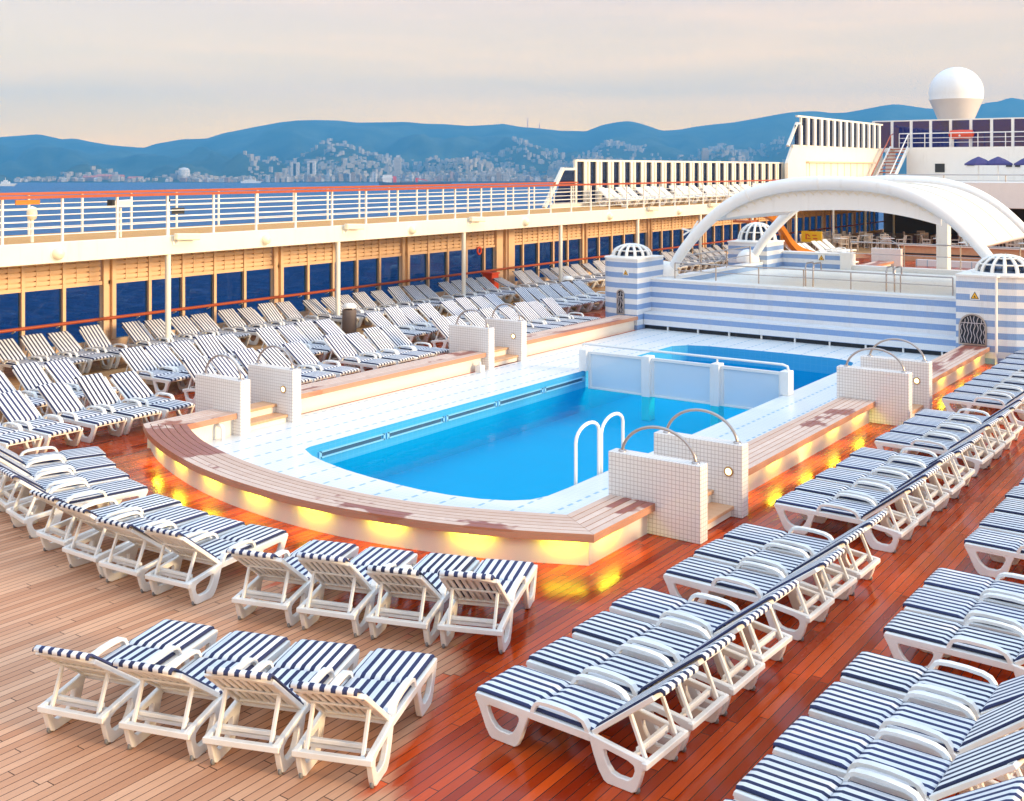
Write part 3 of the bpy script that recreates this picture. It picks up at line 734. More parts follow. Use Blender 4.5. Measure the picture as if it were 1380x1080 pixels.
# ------------------------------------------------------------------ port side: window wall, posts, upper deck, rails
WX = -26.4; KS = WX/-26.0
bays = [18.04-5.98+i*5.99 for i in range(13)]
tw = thing('window_wall', 'long wall of tall tinted windows with louvres above, facing the open sea', 'wall', (WX,40,0))
Y0, Y1 = bays[0]*KS-6, 86.0
obj('sill', MB().box(WX-.12,WX+.10,Y0,Y1,0,.22), M['tan'], tw); obj('head_beam', MB().box(WX-.06,WX+.06,Y0,Y1,1.70,1.80), M['tan'], tw)
mu = MB(); pane_m = None; lou_m = None
mus = []
def bayY(i): return bays[0]*KS+i*6.07
first = True
for i in range(-1, 12):
    y0 = bayY(i); wpost = .15
    big_ = abs(y0-36.4) < 2.5
    if y0 < Y1: 
        if big_: obj('post', MB().box(WX-.10,WX+.14,y0-.62,y0-.2,.22,2.62).box(WX-.10,WX+.14,y0+.2,y0+.62,.22,2.62).box(WX-.10,WX+.06,y0-.2,y0+.2,.22,2.62).box(WX+.06,WX+.18,y0-.05,y0+.05,.22,2.62), M['tan'], tw, label='wide solid tan pier')
        else: obj('post', MB().box(WX-.10,WX+.12,y0-.20,y0-.06,.22,2.62).box(WX-.10,WX+.16,y0+.04,y0+.16,.22,2.62).box(WX-.04,WX+.06,y0-.06,y0+.04,.22,2.62), M['tan'], tw)
    for j in range(5):
        a = y0+.16+(6.07-.36)*j/5; c = y0+.16+(6.07-.36)*(j+1)/5
        if a > Y1-1.3: continue
        if big_ and j == 0: a += .46
        if abs(bayY(i+1)-36.4) < 2.5 and j == 4: c -= .42
        if j: obj('mullion', MB().box(WX-.07,WX+.09,a-.045,a+.045,.22,2.62), M['tan'], tw)
        obj('window_pane', MB().box(WX-.012,WX+.0,a+.046,c-.046,.22,1.70), M['tint'], tw)
        mb = MB()
        for q in range(6): mb.box(WX-.02,WX+.05,a+.05,c-.05,1.83+q*.13,1.83+q*.13+.095)
        for q in (1,2): mb.box(WX-.03,WX+.065,a+(c-a)*q/3-.012,a+(c-a)*q/3+.012,1.80,2.62)
        mb.box(WX-.03,WX-.02,a+.046,c-.046,1.80,2.62)
        obj('louvre_panel', mb, M['tan'], tw)
obj('handrail', MB().tube([(WX+.22,Y0,.80),(WX+.22,Y1,.84)], .045, 8), M['handrail'], tw)
mb = MB()
for i in range(60):
    y = Y0+.8+i*1.214
    if y < Y1: mb.tube([(WX+.06,y,.70),(WX+.2,y,.76)], .02, 6)
obj('rail_bracket', mb, M['cream'], tw)
# upper promenade deck
struct(obj('upper_deck', MB().box(-27.5,-24.0,2,86,2.62,3.05), M['cream']))
k = N('teak_upper'); p = k.pos(); fr = k.math('LESS_THAN', k.math('FRACT', k.math('DIVIDE', p[0], .1)), .08)
k.set(col=k.mix(fr, k.mix(k.noise(1.5), (.60,.30,.09), (.70,.38,.14)), (.06,.03,.02)), rough=.6, spec=.1)
struct(obj('upper_deck_planking', MB().box(-27.4,-24.02,2,86,3.05,3.08), k.m)); M['teak2'] = k.m
tag(obj('fascia_beam', MB().box(-24.0,-23.86,2,66.0,2.60,3.09), M['cream'], bevel=.01, at=(-23.9,34,2.6)), 'deep cream beam along the edge of the upper promenade deck', 'beam')
GP = 'slim white posts carrying the upper deck'
pst = None
for i, y in enumerate([12.2+6.2*j for j in range(12)]):
    if pst is None:
        pst = thing('deck_post', '', 'post', (-23.95,y,0), 0, GP)
        obj('shaft', MB().tube([(0,0,.05),(0,0,2.6)], .075, 14), M['cream'], pst, local=True); obj('foot_plate', MB().lathe([(0,.06),(.13,.055),(.14,0)], n=16), M['cream'], pst, local=True)
        o = pst
    else: o = dup(pst, (-23.95,y,0))
    o['label'] = f'slim round white post under the upper deck, {nth(i)} from the near end'; o['group'] = GP
ZR = 4.14
def uprail(name, label, x, y0, y1, step, ph):
    t = thing(name, label, 'railing', (x,y0,3.05), 0, 'promenade railings of the upper deck')
    obj('handrail', MB().bar((x,y0,ZR),(x,y1,ZR+.05),.13,.07), M['handrail'], t)
    for j in range(5):
        z = 3.26+j*.155; obj('rail', MB().tube([(x,y0,z),(x,y1,z+.03)], .014, 6), M['white'], t)
    y = y0+ph
    while y < y1:
        obj('post', MB().bar((x,y,3.05),(x,y,ZR-.02),.05,.05), M['white'], t); y += step
uprail('promenade_railing', 'white rails with red wooden handrail along the inner edge of the upper deck', -23.95, 4.9, 66, 1.492, .05)
uprail('promenade_railing', 'outer white railing of the upper deck against the sea', -27.2, 4.9, 43.4, 1.56, .7)
# fascia floodlights and round lamps
GF = 'floodlights on the deck beam'
fl = None
for i, y in enumerate((18.55,24.8,31.0,43.9,50.1)):
    if fl is None:
        fl = thing('floodlight', '', 'floodlight', (-23.84,y,2.98), 0, GF); o = fl
        obj('bracket', MB().tube([(0,0,-.1),(.12,0,-.02),(.12,0,.06)], .025, 8).box(-.02,.01,-.09,.09,-.14,.02), M['white'], fl, local=True)
        obj('housing', MB().bar((.12,-.1,.08),(.16,.62,.05),.16,.17), M['lampcream'], fl, local=True, bevel=.02)
    else: o = dup(fl, (-23.84,y,2.98))
    o['label'] = f'cream floodlight box on the deck beam, {nth(i)} from the near end'; o['group'] = GF
GL = 'round bulkhead lamps on the deck beam'
fl = None
for i, y in enumerate((15.2,21.6,27.9,34.4,40.6,46.9)):
    if fl is None:
        fl = thing('bulkhead_lamp', '', 'lamp', (-23.86,y,2.82), 0, GL); o = fl; Mx = Matrix.Rotation(R(90), 4, 'Y')
        obj('lamp_back', MB().lathe([(0,.03),(.17,.03),(.18,0)], n=20).tf(Mx), M['white'], fl, local=True); obj('lamp_globe', MB().lathe([(.15,.03),(.13,.11),(.07,.16),(0,.175)], n=20).tf(Mx), M['lampcream'], fl, local=True)
    else: o = dup(fl, (-23.86,y,2.82))
    o['label'] = f'round cream bulkhead lamp on the deck beam, {nth(i)} from the near end'; o['group'] = GL
# fittings on the promenade
t = thing('security_camera', 'white box camera on a short pole behind the upper deck rails', 'camera', (-24.4,17.3,3.08))
obj('pole', MB().tube([(-24.4,17.3,3.08),(-24.4,17.3,3.82)], .035, 8), M['white'], t); obj('camera_box', MB().bar((-24.32,17.0,3.93),(-24.45,17.62,3.95),.15,.15), M['cream'], t, bevel=.02); obj('lens_hood', MB().bar((-24.31,16.93,3.95),(-24.33,17.02,3.95),.17,.17), M['dark'], t)
t = thing('globe_lamp', 'pale yellow globe lamp on a white post behind the upper deck rails', 'lamp', (-24.4,14.9,3.08))
obj('post', MB().tube([(-24.4,14.9,3.08),(-24.4,14.9,3.6)], .04, 8), M['white'], t); obj('globe', MB().lathe([(0,-.17),(.1,-.13),(.12,0),(.1,.13),(0,.17)], (-24.4,14.9,3.76), 16), M['lampcream'], t)
t = thing('hanging_sign', 'small orange plate hanging under the red handrail of the upper deck', 'sign', (-24.0,14.6,4.0))
obj('plate', MB().box(-24.02,-23.99,14.25,14.85,3.98,4.09), M['orange'], t)
t = thing('standpipe', 'white capped standpipe with small plate on the upper deck edge', 'pipe', (-24.15,18.7,3.08))
obj('pipe', MB().tube([(-24.15,18.55,3.08),(-24.15,18.55,3.95)], .05, 10), M['white'], t); obj('cap', MB().tube([(-24.15,18.55,3.95),(-24.15,18.55,4.02)], .055, 10), M['dark'], t); obj('plate', MB().box(-24.2,-24.18,18.7,19.1,3.62,3.78), M['dark'], t)

# glass windscreen on the promenade
SX = -27.2
t = thing('windscreen', 'long white framed windscreen of dark glass behind the cream loungers upstairs', 'windscreen', (SX,55,3.08))
ya, yb = 43.25, 68.0; zt = 5.23
obj('top_rail', MB().box(SX-.07,SX+.07,ya,yb,zt-.09,zt), M['cream'], t); obj('bottom_rail', MB().box(SX-.06,SX+.06,ya-2.0,yb,3.08,3.22), M['cream'], t)
obj('end_brace', MB().bar((SX,40.7,3.1),(SX,42.2,4.83),.14,.16,(1,0,0)).bar((SX,42.15,4.80),(SX,43.25,4.80),.14,.1).bar((SX,43.25,3.2),(SX,43.25,zt),.14,.12,(1,0,0)), M['cream'], t)
obj('glass_pane', MB().prism([[(41.4,3.25),(43.15,3.25),(43.15,4.72),(42.3,4.72)]], 'x', SX-.01, SX+.01), M['screen'], t)
y = ya+.08
pane0 = None
i = 0
while y < yb-.9:
    obj('mullion', MB().box(SX-.09,SX+.09,y+.56,y+.80,3.22,zt-.09).box(SX-.09,SX+.1,y+.92,y+1.06,3.22,zt-.09).box(SX-.03,SX+.03,y+.80,y+.92,3.22,zt-.09), M['cream'], t)
    obj('glass_pane', MB().box(SX-.01,SX+.01,y-.02,y+.56,3.22,zt-.09), M['screen'], t)
    y += 1.08

# ------------------------------------------------------------------ forward superstructure
t = thing('superstructure', 'white deckhouse at the forward end with cream side and raised glass screens', 'deckhouse', (-12,86,3))
UX_ = -26.6
yA, yB = 67.3, 86.5
obj('side_wall', MB().prism([[(yA,3.05),(yB,3.05),(yB,6.22),(yA+.9,6.22),(yA,5.2)]], 'x', UX_-.2, UX_), M['cream'], t)
obj('garage_panel', MB().box(UX_,UX_+.03,70.5,84,3.4,5.35), M['cream'], t)
mb = MB()
for i in range(10): mb.box(UX_+.03,UX_+.05,70.9+i*1.35,70.96+i*1.35,3.4,5.2)
mb.box(UX_+.03,UX_+.22,70.4,84.1,5.2,5.3)
obj('panel_rib', mb, M['tan'], t)
sc = obj('side_screen', MB().box(UX_-.12,UX_+.02,yA+1.6,yB,8.12,8.24).box(UX_-.12,UX_+.02,yA+.8,yB,6.22,6.34).bar((UX_-.05,yA+.1,6.25),(UX_-.05,yA+1.65,7.75),.14,.16,(1,0,0)).bar((UX_-.05,yA+1.6,7.72),(UX_-.05,yA+2.3,7.72),.14,.1).bar((UX_-.05,yA+2.3,7.6),(UX_-.05,yA+2.3,8.2),.14,.12,(1,0,0)), M['cream'], t)
y = yA+1.3
while y < yB-.7:
    zt_ = 8.12 if y > yA+2.2 else 7.6
    obj('screen_fin', MB().box(UX_-.14,UX_+.14,y+.5,y+.86,6.34,zt_), M['white'], sc); obj('screen_glass', MB().box(UX_-.02,UX_,y-.12,y+.5,6.34,zt_), M['screen'], sc); y += 1.24
FY = 87.2
obj('front_wall', MB().box(-25.0,3.2,FY,FY+.25,3.08,6.44), M['white'], t)
obj('front_wall_return', MB().box(-26.6,-25.9,FY,FY+.25,3.08,6.30), M['white'], t)
gl = obj('bridge_screen', MB().box(-28.0,3.2,FY+1.2,FY+1.3,8.48,8.58), M['white'], t)
x = -27.9
while x < 3:
    obj('screen_post', MB().box(x-.10,x+.10,FY+1.1,FY+1.3,6.44,8.48), M['white'], gl); obj('screen_glass', MB().box(x+.1,x+1.36,FY+1.19,FY+1.21,6.44,8.48), M['bridge'], gl); x += 1.46
obj('upper_floor', MB().box(-28.0,3.2,FY+.25,FY+14,6.1,6.42), M['white'], t)
obj('window', MB().box(-22.9,-22.2,FY-.03,FY,4.55,5.2), M['dark'], t)
mb = MB().box(-20.6,-20.1,FY-.08,FY,5.05,5.25).box(-17.9,-17.5,FY-.08,FY,4.95,5.2).box(-17.3,-16.95,FY-.08,FY,4.95,5.2).box(-10.6,-10.2,FY-.08,FY,5.9,6.0)
obj('wall_fitting', mb, M['dark'], t)
obj('lower_coaming', MB().box(-26.6,3.2,76.5,77.0,3.08,4.05), M['white'], t)
rail('roof_railing', 'white railing in front of the bridge screen', [(-25.6,FY+.15),(3,FY+.15)], 6.44, 7.5, [6.8,7.15], 1.9, M['white'], .035)
t = thing('stairway', 'white stairway with red brown treads climbing to the bridge screen', 'stairs', (-25.6,85,3))
sx0, sx1, sy0, sy1 = -26.2, -24.9, 82.2, 87.2
for x in (sx0,sx1): obj('stringer', MB().bar((x,sy0,3.15),(x,sy1,6.4),.1,.32), M['white'], t)
for i in range(13):
    u = (i+.5)/13; obj('tread', MB().box(sx0+.05,sx1-.05,sy0+(sy1-sy0)*u-.15,sy0+(sy1-sy0)*u+.15,3.1+3.3*u,3.17+3.3*u), M['handrail'], t)
for x in (sx0,sx1): obj('handrail', MB().tube([(x,sy0,4.1),(x,sy1,7.4),(x,sy1+.6,7.5)], .045, 8).tube([(x,sy0,3.2),(x,sy0,4.1)], .035, 6).tube([(x,sy1,6.4),(x,sy1,7.4)], .035, 6), M['handrail'] if x == sx0 else M['white'], t)
# radome
RC = UYc = None
t = thing('radome', 'big white satellite dome on a tapered drum above the bridge', 'radome', (-23.2,95,8))
rc = (-23.3,95.0); 
obj('drum', MB().lathe([(.95,6.4),(.98,8.35),(1.25,8.4),(1.25,8.62),(1.32,8.66),(2.02,10.35),(2.05,10.42)], (*rc,0), 32), paint('radome_drum', (.62,.55,.50)), t)
obj('sphere', MB().lathe([(2.06,10.42)]+[(2.1*math.cos(a), 10.95+2.12*math.sin(a)) for a in [R(-13+ i*10.3) for i in range(11)]], (*rc,0), 40), M['roofwhite'], t)
t = thing('red_canopy', 'red striped inflatable raft slung in front of the bridge glass', 'raft', (-22.5,88.2,7.2))
obj('raft_body', MB().lathe([(0,-1.05),(.14,-1.04),(.29,-.95),(.33,-.7),(.35,0),(.33,.7),(.29,.95),(.14,1.04),(0,1.05)], n=16).tf(Matrix.Translation((-21.2,88.0,7.4)) @ Matrix.Diagonal((.85,1,1,1)) @ Matrix.Rotation(R(90), 4, 'Y')), M['redpaint'], t)
obj('cradle', MB().bar((-21.8,88.0,6.44),(-21.8,88.0,7.1),.1,.1).bar((-21.8,88,7.08),(-20.6,88,7.08),.1,.06).bar((-20.6,88.0,6.44),(-20.6,88.0,7.1),.1,.1), M['white'], t); obj('valve', MB().lathe([(0,.05),(.07,.04),(.08,0)], n=12).tf(Matrix.Translation((-21.25,87.66,7.3)) @ Matrix.Rotation(R(90), 4, 'X')), M['white'], t)
GU = 'indigo parasols in front of the white deckhouse'
def parasol(x, y, label, r=.95):
    t = thing('parasol', label, 'parasol', (x,y,3.08), 0, GU)
    mb = MB(); n = 8
    for k_ in range(n):
        a = 2*math.pi*k_/n; b_ = 2*math.pi*(k_+1)/n
        mb.add([(x,y,5.68),(x+r*.5*math.cos(a),y+r*.5*math.sin(a),5.47),(x+r*.5*math.cos(b_),y+r*.5*math.sin(b_),5.47),(x+r*math.cos(a),y+r*math.sin(a),5.17),(x+r*math.cos(b_),y+r*math.sin(b_),5.17),(x+r*.99*math.cos(a),y+r*.99*math.sin(a),5.06),(x+r*.99*math.cos(b_),y+r*.99*math.sin(b_),5.06)],[(0,1,2),(1,3,4,2),(3,5,6,4)])
    obj('canopy', mb, M['umb'], t); obj('pole', MB().tube([(x,y,3.08),(x,y,5.72)], .035, 8), M['white'], t); obj('base', MB().lathe([(0,.1),(.28,.08),(.3,0)], (x,y,3.08), 16), M['white'], t)
parasol(-18.85, 83, 'left one of the overlapping pair of indigo parasols by the white deckhouse')
parasol(-17.6, 83.2, 'right one of the overlapping pair of indigo parasols by the white deckhouse')
parasol(-15.6, 83, 'single indigo parasol cut off by the photo edge')
# transverse upper deck forward, with its bulwark
struct(obj('bridge_deck', MB().box(-23.8,3.2,68.4,87.2,2.62,3.05), M['white']))
tag(obj('bulwark', MB().box(-22.4,3.2,68.0,68.4,2.55,4.05), M['roofwhite'], bevel=.03, at=(-9,68.2,2.6)), 'broad white bulwark of the upper deck behind the vaulted roof', 'bulwark')
rail('bulwark_rail', 'dark rail line above the white bulwark', [(-21.5,70.5),(3,70.5)], 3.06, 4.45, [4.1], 3.3, M['metal'], .03)
# cafe under it
tag(obj('cafe_wall', MB().box(-26.2,3.2,85.4,85.6,0,2.62), paint('cafe_shade_wall', (.10,.085,.075), .6), at=(-10,85.5,0)), 'dark glazed wall at the back of the open air cafe', 'wall')
GC = 'white posts of the open air cafe'
for i, x in enumerate((-19.6,-15.2,-10.8,-6.4)):
    tag(obj('cafe_post', MB().tube([(0,0,0),(0,0,2.62)], .08, 12), M['cream'], at=(x,69.5,0)), f'slim white post at the front of the cafe, {nth(i)} from the port side', 'post', GC)
t = thing('cafe_counter', 'long low teak fronted counter below the cafe tables', 'counter', (-11,62,0))
obj('counter_front', MB().box(-17.5,2.5,60.0,60.35,0,.78), M['step'], t); obj('counter_top', MB().box(-17.6,2.6,59.9,60.5,.78,.84), M['cream'], t); obj('dark_reveal', MB().box(-17.5,2.5,59.97,60.0,.32,.40), M['slot'], t)
# chair and table prototypes
GCH = 'pale wooden armchairs of the cafe'
def chair_proto():
    t = thing('armchair', '', 'chair', (0,0,0), 0, GCH); m = paint('pale_chair', (.66,.55,.44), .5)
    for sx in (-.22,.22):
        for sy in (-.2,.2): obj('leg', MB().bar((sx,sy,0),(sx*.95,sy*.95,.44),.035,.035), m, t, local=True)
        obj('armrest', MB().bar((sx,-.22,.64),(sx,.22,.66),.05,.03).bar((sx,-.2,.44),(sx,-.2,.64),.03,.03), m, t, local=True)
    obj('seat', MB().box(-.24,.24,-.22,.22,.42,.46), m, t, local=True)
    mb = MB().bar((-.22,.2,.46),(-.22,.26,.88),.035,.035).bar((.22,.2,.46),(.22,.26,.88),.035,.035).bar((-.24,.26,.88),(.24,.26,.88),.04,.05)
    for i in range(5): mb.bar((-.14+.07*i,.21,.48),(-.14+.07*i,.255,.86),.025,.02)
    obj('backrest', mb, m, t, local=True); return t
def table_proto():
    t = thing('cafe_table', '', 'table', (0,0,0), 0, 'white cafe tables')
    obj('tabletop', MB().lathe([(0,.74),(.42,.74),(.42,.70),(0,.70)], n=20), M['white'], t, local=True); obj('pedestal', MB().tube([(0,0,.03),(0,0,.70)], .04, 8).lathe([(0,.05),(.22,.03),(.24,0)], n=16), M['metal'], t, local=True); return t
ch0 = chair_proto(); tb0 = table_proto(); ci = 0; ti = 0
tabs = [(-22.4,64.8,0),(-22.0,68.5,0),(-20.2,66.6,0),(-19.6,71.5,0),(-17.6,68.2,0),(-16.6,72.5,0),(-15.4,65.0,0),(-14.2,69.6,0),(-12.6,66.4,0),(-11.6,72.5,0),(-10.0,68.0,0),(-8.2,65.2,0),(-7.2,71.0,0),(-5.4,67.0,0)]
rnd = random.Random(5)
for (x, y, r0) in tabs:
    o = tb0 if ti == 0 else dup(tb0, (0,0,0)); o.location = (x,y,0); o['label'] = f'round white cafe table under the upper deck, {nth(ti)} counting from the port windows'; o['group'] = 'white cafe tables'; ti += 1
    for q in range(4):
        a = math.pi/2*q+.4+rnd.uniform(-.2,.2); cx, cy = x+.78*math.cos(a), y+.78*math.sin(a)
        o = ch0 if ci == 0 else dup(ch0, (0,0,0)); o.location = (cx,cy,0); o.rotation_euler = (0,0,a-math.pi/2)
        o['label'] = 'pale wooden armchair drawn up to a round white table in the distant cafe'; o['group'] = GCH; ci += 1
tags = [(-24.4,64.5),(-24.3,65.5),(-24.4,66.5),(-24.3,67.5),(-23.4,65.0),(-23.4,67.2),(-24.3,68.6),(-23.5,69.4),(-24.4,70.3)]
for i, (x, y) in enumerate(tags):
    o = dup(ch0, (x,y,0), R(80+rnd.uniform(-15,15))); o['label'] = 'pale wooden armchair lined up in front of the port windows past the yellow sign'; o['group'] = 'armchairs by the port windows'
# second pool coaming beyond the spa, its tiled wall and rail
stair_wall('small distant tiled wall with hoop beyond the raised spa', -17.15,-15.75, 54.0, 54.3)
lb('distant pinkish teak bench of the second pool beyond the spa', -16.75, -16.05, 44.5, 44.5, 53.9)
t = thing('second_pool_kerb', 'low white kerb of the second pool beyond the raised spa', 'kerb', (-12,50,0)); obj('kerb', MB().box(-15.9,-7.2,43.5,43.9,0,.3).box(-7.6,-7.2,43.9,57,0,.3).box(-15.9,-7.2,57,57.4,0,.3), M['tilefloor'], t)
# orange slide
t = thing('water_slide', 'orange fibreglass slide chute curving down behind the far dome', 'slide', (-20.5,52,0))
P = [(-21.2,49.2,2.72),(-20.9,49.4,2.70),(-20.45,49.75,2.42),(-20.15,50.05,1.9),(-19.95,50.35,1.3),(-19.7,50.8,.85),(-19.2,51.5,.62)]
P = sm3(P, 2)
mb = MB(); m = len(P); vs = []
for i, p in enumerate(P):
    d_ = Vector(P[min(i+1,m-1)])-Vector(P[max(i-1,0)]); d_.z = 0; d_.normalize(); n_ = Vector((-d_.y,d_.x,0))
    for o_, z_ in ((-.33,.30),(-.29,.0),(0,-.08),(.29,.0),(.33,.30),(.28,.30),(.25,.05),(0,-.02),(-.25,.05),(-.28,.30)): q = Vector(p)+n_*o_+Vector((0,0,z_)); vs.append(tuple(q))
fs = []
for i in range(m-1):
    for a in range(10): fs.append((i*10+a, i*10+(a+1)%10, (i+1)*10+(a+1)%10, (i+1)*10+a))
fs += [tuple(range(10)), tuple((m-1)*10+a for a in range(10))]
obj('chute', mb.add(vs, fs), M['orange'], t)
for (x, y, z) in ((-21.1,49.3,2.62),(-20.1,50.1,1.75),(-19.35,51.3,.58)): obj('support', MB().tube([(x,y,0),(x,y,z)], .06, 8), M['orange'], t)
obj('platform', MB().box(-21.9,-21.0,48.6,49.5,2.3,2.4).bar((-21.8,48.7,2.4),(-21.8,48.7,3.0),.05,.05).bar((-21.1,48.7,2.4),(-21.1,48.7,3.0),.05,.05).bar((-21.8,48.7,3.0),(-21.1,48.7,3.0),.05,.05), paint('rust_platform', (.42,.10,.03), .6), t)
t = thing('yellow_sign', 'yellow board with red lettering marks standing among the far loungers', 'sign', (-23.1,62,0))
Y_ = 62.0
obj('board', MB().box(-23.70,-22.50,Y_,Y_+.06,.62,1.25), M['yellow'], t); obj('leg', MB().box(-23.60,-23.54,Y_+.01,Y_+.05,0,.62), M['white'], t); obj('leg', MB().box(-22.66,-22.60,Y_+.01,Y_+.05,0,.62), M['white'], t)
obj('red_mark', MB().box(-23.45,-23.38,Y_-.008,Y_,.78,1.1).bar((-23.35,Y_-.004,1.08),(-23.20,Y_-.004,.95),.008,.06).bar((-23.35,Y_-.004,.82),(-23.15,Y_-.004,.82),.008,.05).box(-23.00,-22.75,Y_-.008,Y_,.8,.86).box(-23.05,-22.80,Y_-.008,Y_,1.0,1.05), M['redmark'], t)
# bins and oddments by the port posts
GBN = 'brown litter bins with white domed lids'
def bin_(x, y, label):
    t = thing('litter_bin', label, 'bin', (x,y,0), 0, GBN)
    obj('bin_body', MB().lathe([(.19,0),(.21,.05),(.21,.66),(.19,.68),(0,.68)], (x,y,0), 22), M['brown'], t); obj('lid', MB().lathe([(.21,.73),(.20,.79),(.13,.85),(0,.87)], (x,y,0), 22).tube([(x-.14,y,.68),(x-.14,y,.75)], .02, 6).tube([(x+.14,y,.68),(x+.14,y,.75)], .02, 6), M['white'], t)
bin_(-22.95,24.05,'brown litter bin with white lid beside the second visible post'); bin_(-22.2,34.8,'brown litter bin with white lid beside the fourth visible post')
t = thing('red_locker', 'bright red locker box among the shaded loungers by the tan pier', 'box', (-25.6,34.7,0))
obj('box_body', MB().box(-25.8,-25.35,34.35,34.8,.1,.78), M['redpaint'], t, bevel=.02); obj('lid', MB().box(-25.83,-25.32,34.32,34.83,.78,.84), M['redpaint'], t); obj('foot', MB().box(-25.78,-25.38,34.38,34.77,0,.1), M['dark'], t)
mb = MB().tube([(WX+.14,34.75+.11*math.sin(2*math.pi*i/20),1.62+.13*math.cos(2*math.pi*i/20)) for i in range(20)], .04, 8, closed=True)
tag(obj('lifebuoy', mb, M['redpaint'], at=(WX+.1,34.75,1.6)), 'small red lifebuoy hung high on the window beside the tan pier', 'lifebuoy')
t = thing('round_mirror', 'grey arched rack end between the narrow striped tower and near arch', 'rack', (-17.9,32.5,0))
obj('hoop', MB().tube([(-18.4+.55*math.cos(math.pi*i/12)+.55,33.5,1.15+.32*math.sin(math.pi*i/12)) for i in range(13)], .03, 8), M['metal'], t); obj('infill', MB().prism([[(-17.85+.52*math.cos(math.pi*i/12),1.15+.29*math.sin(math.pi*i/12)) for i in range(13)]+[(-18.37,.02),(-17.33,.02)]], 'y', 33.48, 33.52), paint('grey_infill', (.35,.33,.36), .6), t)

# ------------------------------------------------------------------ sun loungers
def leg_front():
    o = [(0,.325),(-.005,.295),(.03,.235),(.065,.16),(.105,.075),(.145,.018),(.175,0),(.41,0),(.44,.018),(.475,.085),(.515,.19),(.55,.275),(.575,.325)]
    h = [(.125,.262),(.135,.215),(.17,.155),(.215,.112),(.26,.094),(.355,.094),(.395,.118),(.43,.175),(.452,.225),(.455,.255),(.44,.268),(.15,.272)]
    return o, h
def leg_rear():
    o = [(1.13,.345),(1.155,.29),(1.19,.19),(1.235,.085),(1.285,.018),(1.32,0),(1.545,0),(1.58,.02),(1.61,.09),(1.64,.19),(1.675,.215),(1.675,.275),(1.35,.315)]
    h = [(1.285,.252),(1.295,.2),(1.325,.145),(1.365,.102),(1.42,.088),(1.51,.09),(1.548,.12),(1.568,.175),(1.56,.215),(1.5,.238),(1.31,.262)]
    return o, h
def pad(mb, pts, w, th):
    """a soft cushion: ribbon of (x,z) points extruded down its normal and across"""
    n = len(pts); ys = [-w/2,-w/2+.015,-w*.25,0,w*.25,w/2-.015,w/2]; vs = []
    nr = []
    for i in range(n):
        a = Vector(pts[max(0,i-1)]); b_ = Vector(pts[min(n-1,i+1)]); d_ = (b_-a).normalized(); nr.append(Vector((-d_.y, d_.x)))
    for i, p in enumerate(pts):
        for j, y in enumerate(ys):
            e = th*(.35 if j in (0,6) else (.92 if j in (1,5) else 1.0)); e *= (.45 if i in (0,n-1) else 1)
            q = Vector(p)+nr[i]*e; vs.append((q.x, y, q.y))
        for y in ys: vs.append((p[0], y, p[1]))
    k_ = 7; row = 14; fs = []
    for i in range(n-1):
        for j in range(k_-1):
            fs.append((i*row+j, i*row+j+1, (i+1)*row+j+1, (i+1)*row+j)); fs.append((i*row+7+j, (i+1)*row+7+j, (i+1)*row+8+j, i*row+8+j))
        fs.append((i*row, (i+1)*row, (i+1)*row+7, i*row+7)); fs.append((i*row+6, i*row+13, (i+1)*row+13, (i+1)*row+6))
    for i in (0, n-1):
        for j in range(k_-1): fs.append((i*row+j, i*row+7+j, i*row+8+j, i*row+j+1))
    mb.add(vs, fs, True)
LM = {}
def lounger_meshes():
    Wd = .645; h2 = Wd/2
    for s, nm in ((-1,'l'),(1,'r')):
        y0, y1 = (h2-.052)*s, h2*s
        o, h = leg_front(); LM['lf'+nm] = MB().prism([o, h], 'y', min(y0,y1), max(y0,y1)).mesh('leg', .007)
        o, h = leg_rear(); LM['lr'+nm] = MB().prism([o, h], 'y', min(y0,y1), max(y0,y1)).mesh('leg', .007)
        P = [(.56,.30),(.585,.385),(.615,.43),(.66,.452),(.75,.462),(.9,.462),(1.03,.45),(1.10,.425),(1.14,.375),(1.165,.30)]
        Q = [(.598,.30),(.618,.375),(.640,.408),(.676,.424),(.75,.431),(.9,.431),(1.022,.421),(1.076,.402),(1.104,.364),(1.125,.30)]
        LM['arm'+nm] = MB().prism([P+Q[::-1]], 'y', min(y0,y1)-(.012 if s > 0 else 0), max(y0,y1)+(.012 if s < 0 else 0)).mesh('armrest', .010)
    fr = MB()
    for s in (-1,1):
        y0, y1 = sorted(((h2-.054)*s, (h2+.002)*s))
        fr.prism([[(.0,.345),(-.012,.305),(.58,.284),(1.16,.280),(1.16,.345)]], 'y', y0, y1)
    for x, z in ((.02,.318),(.58,.30),(1.12,.30)): fr.box(x-.025,x+.025,-h2+.05,h2-.05,z-.022,z+.022)
    for i in range(7): y = -.24+.08*i; fr.box(.03,1.12,y-.026,y+.026,.322,.343)
    fr.box(1.635,1.685,-h2-.01,h2+.01,.218,.268); fr.box(1.50,1.54,-h2+.04,h2-.04,.232,.266)
    LM['frame'] = fr.mesh('frame', .005)
    # small castor wheels
    for s, nm in ((-1,'l'),(1,'r')):
        LM['wh'+nm] = MB().lathe([(0,-.012),(.026,-.012),(.03,0),(.026,.012),(0,.012)], n=12).tf(Matrix.Translation((1.575,(h2-.026)*s,.026)) @ Matrix.Rotation(R(90),4,'X')).mesh('wheel')
    sc = MB()
    pad(sc, [(-.015,.318),(-.005,.345),(.03,.352),(.15,.352),(.35,.352),(.52,.352),(.572,.347)], .57, .024)
    pad(sc, [(.578,.347),(.63,.352),(.8,.352),(1.0,.352),(1.13,.352),(1.18,.356)], .57, .024)
    LM['seatpad'] = sc.mesh('seat_cushion')
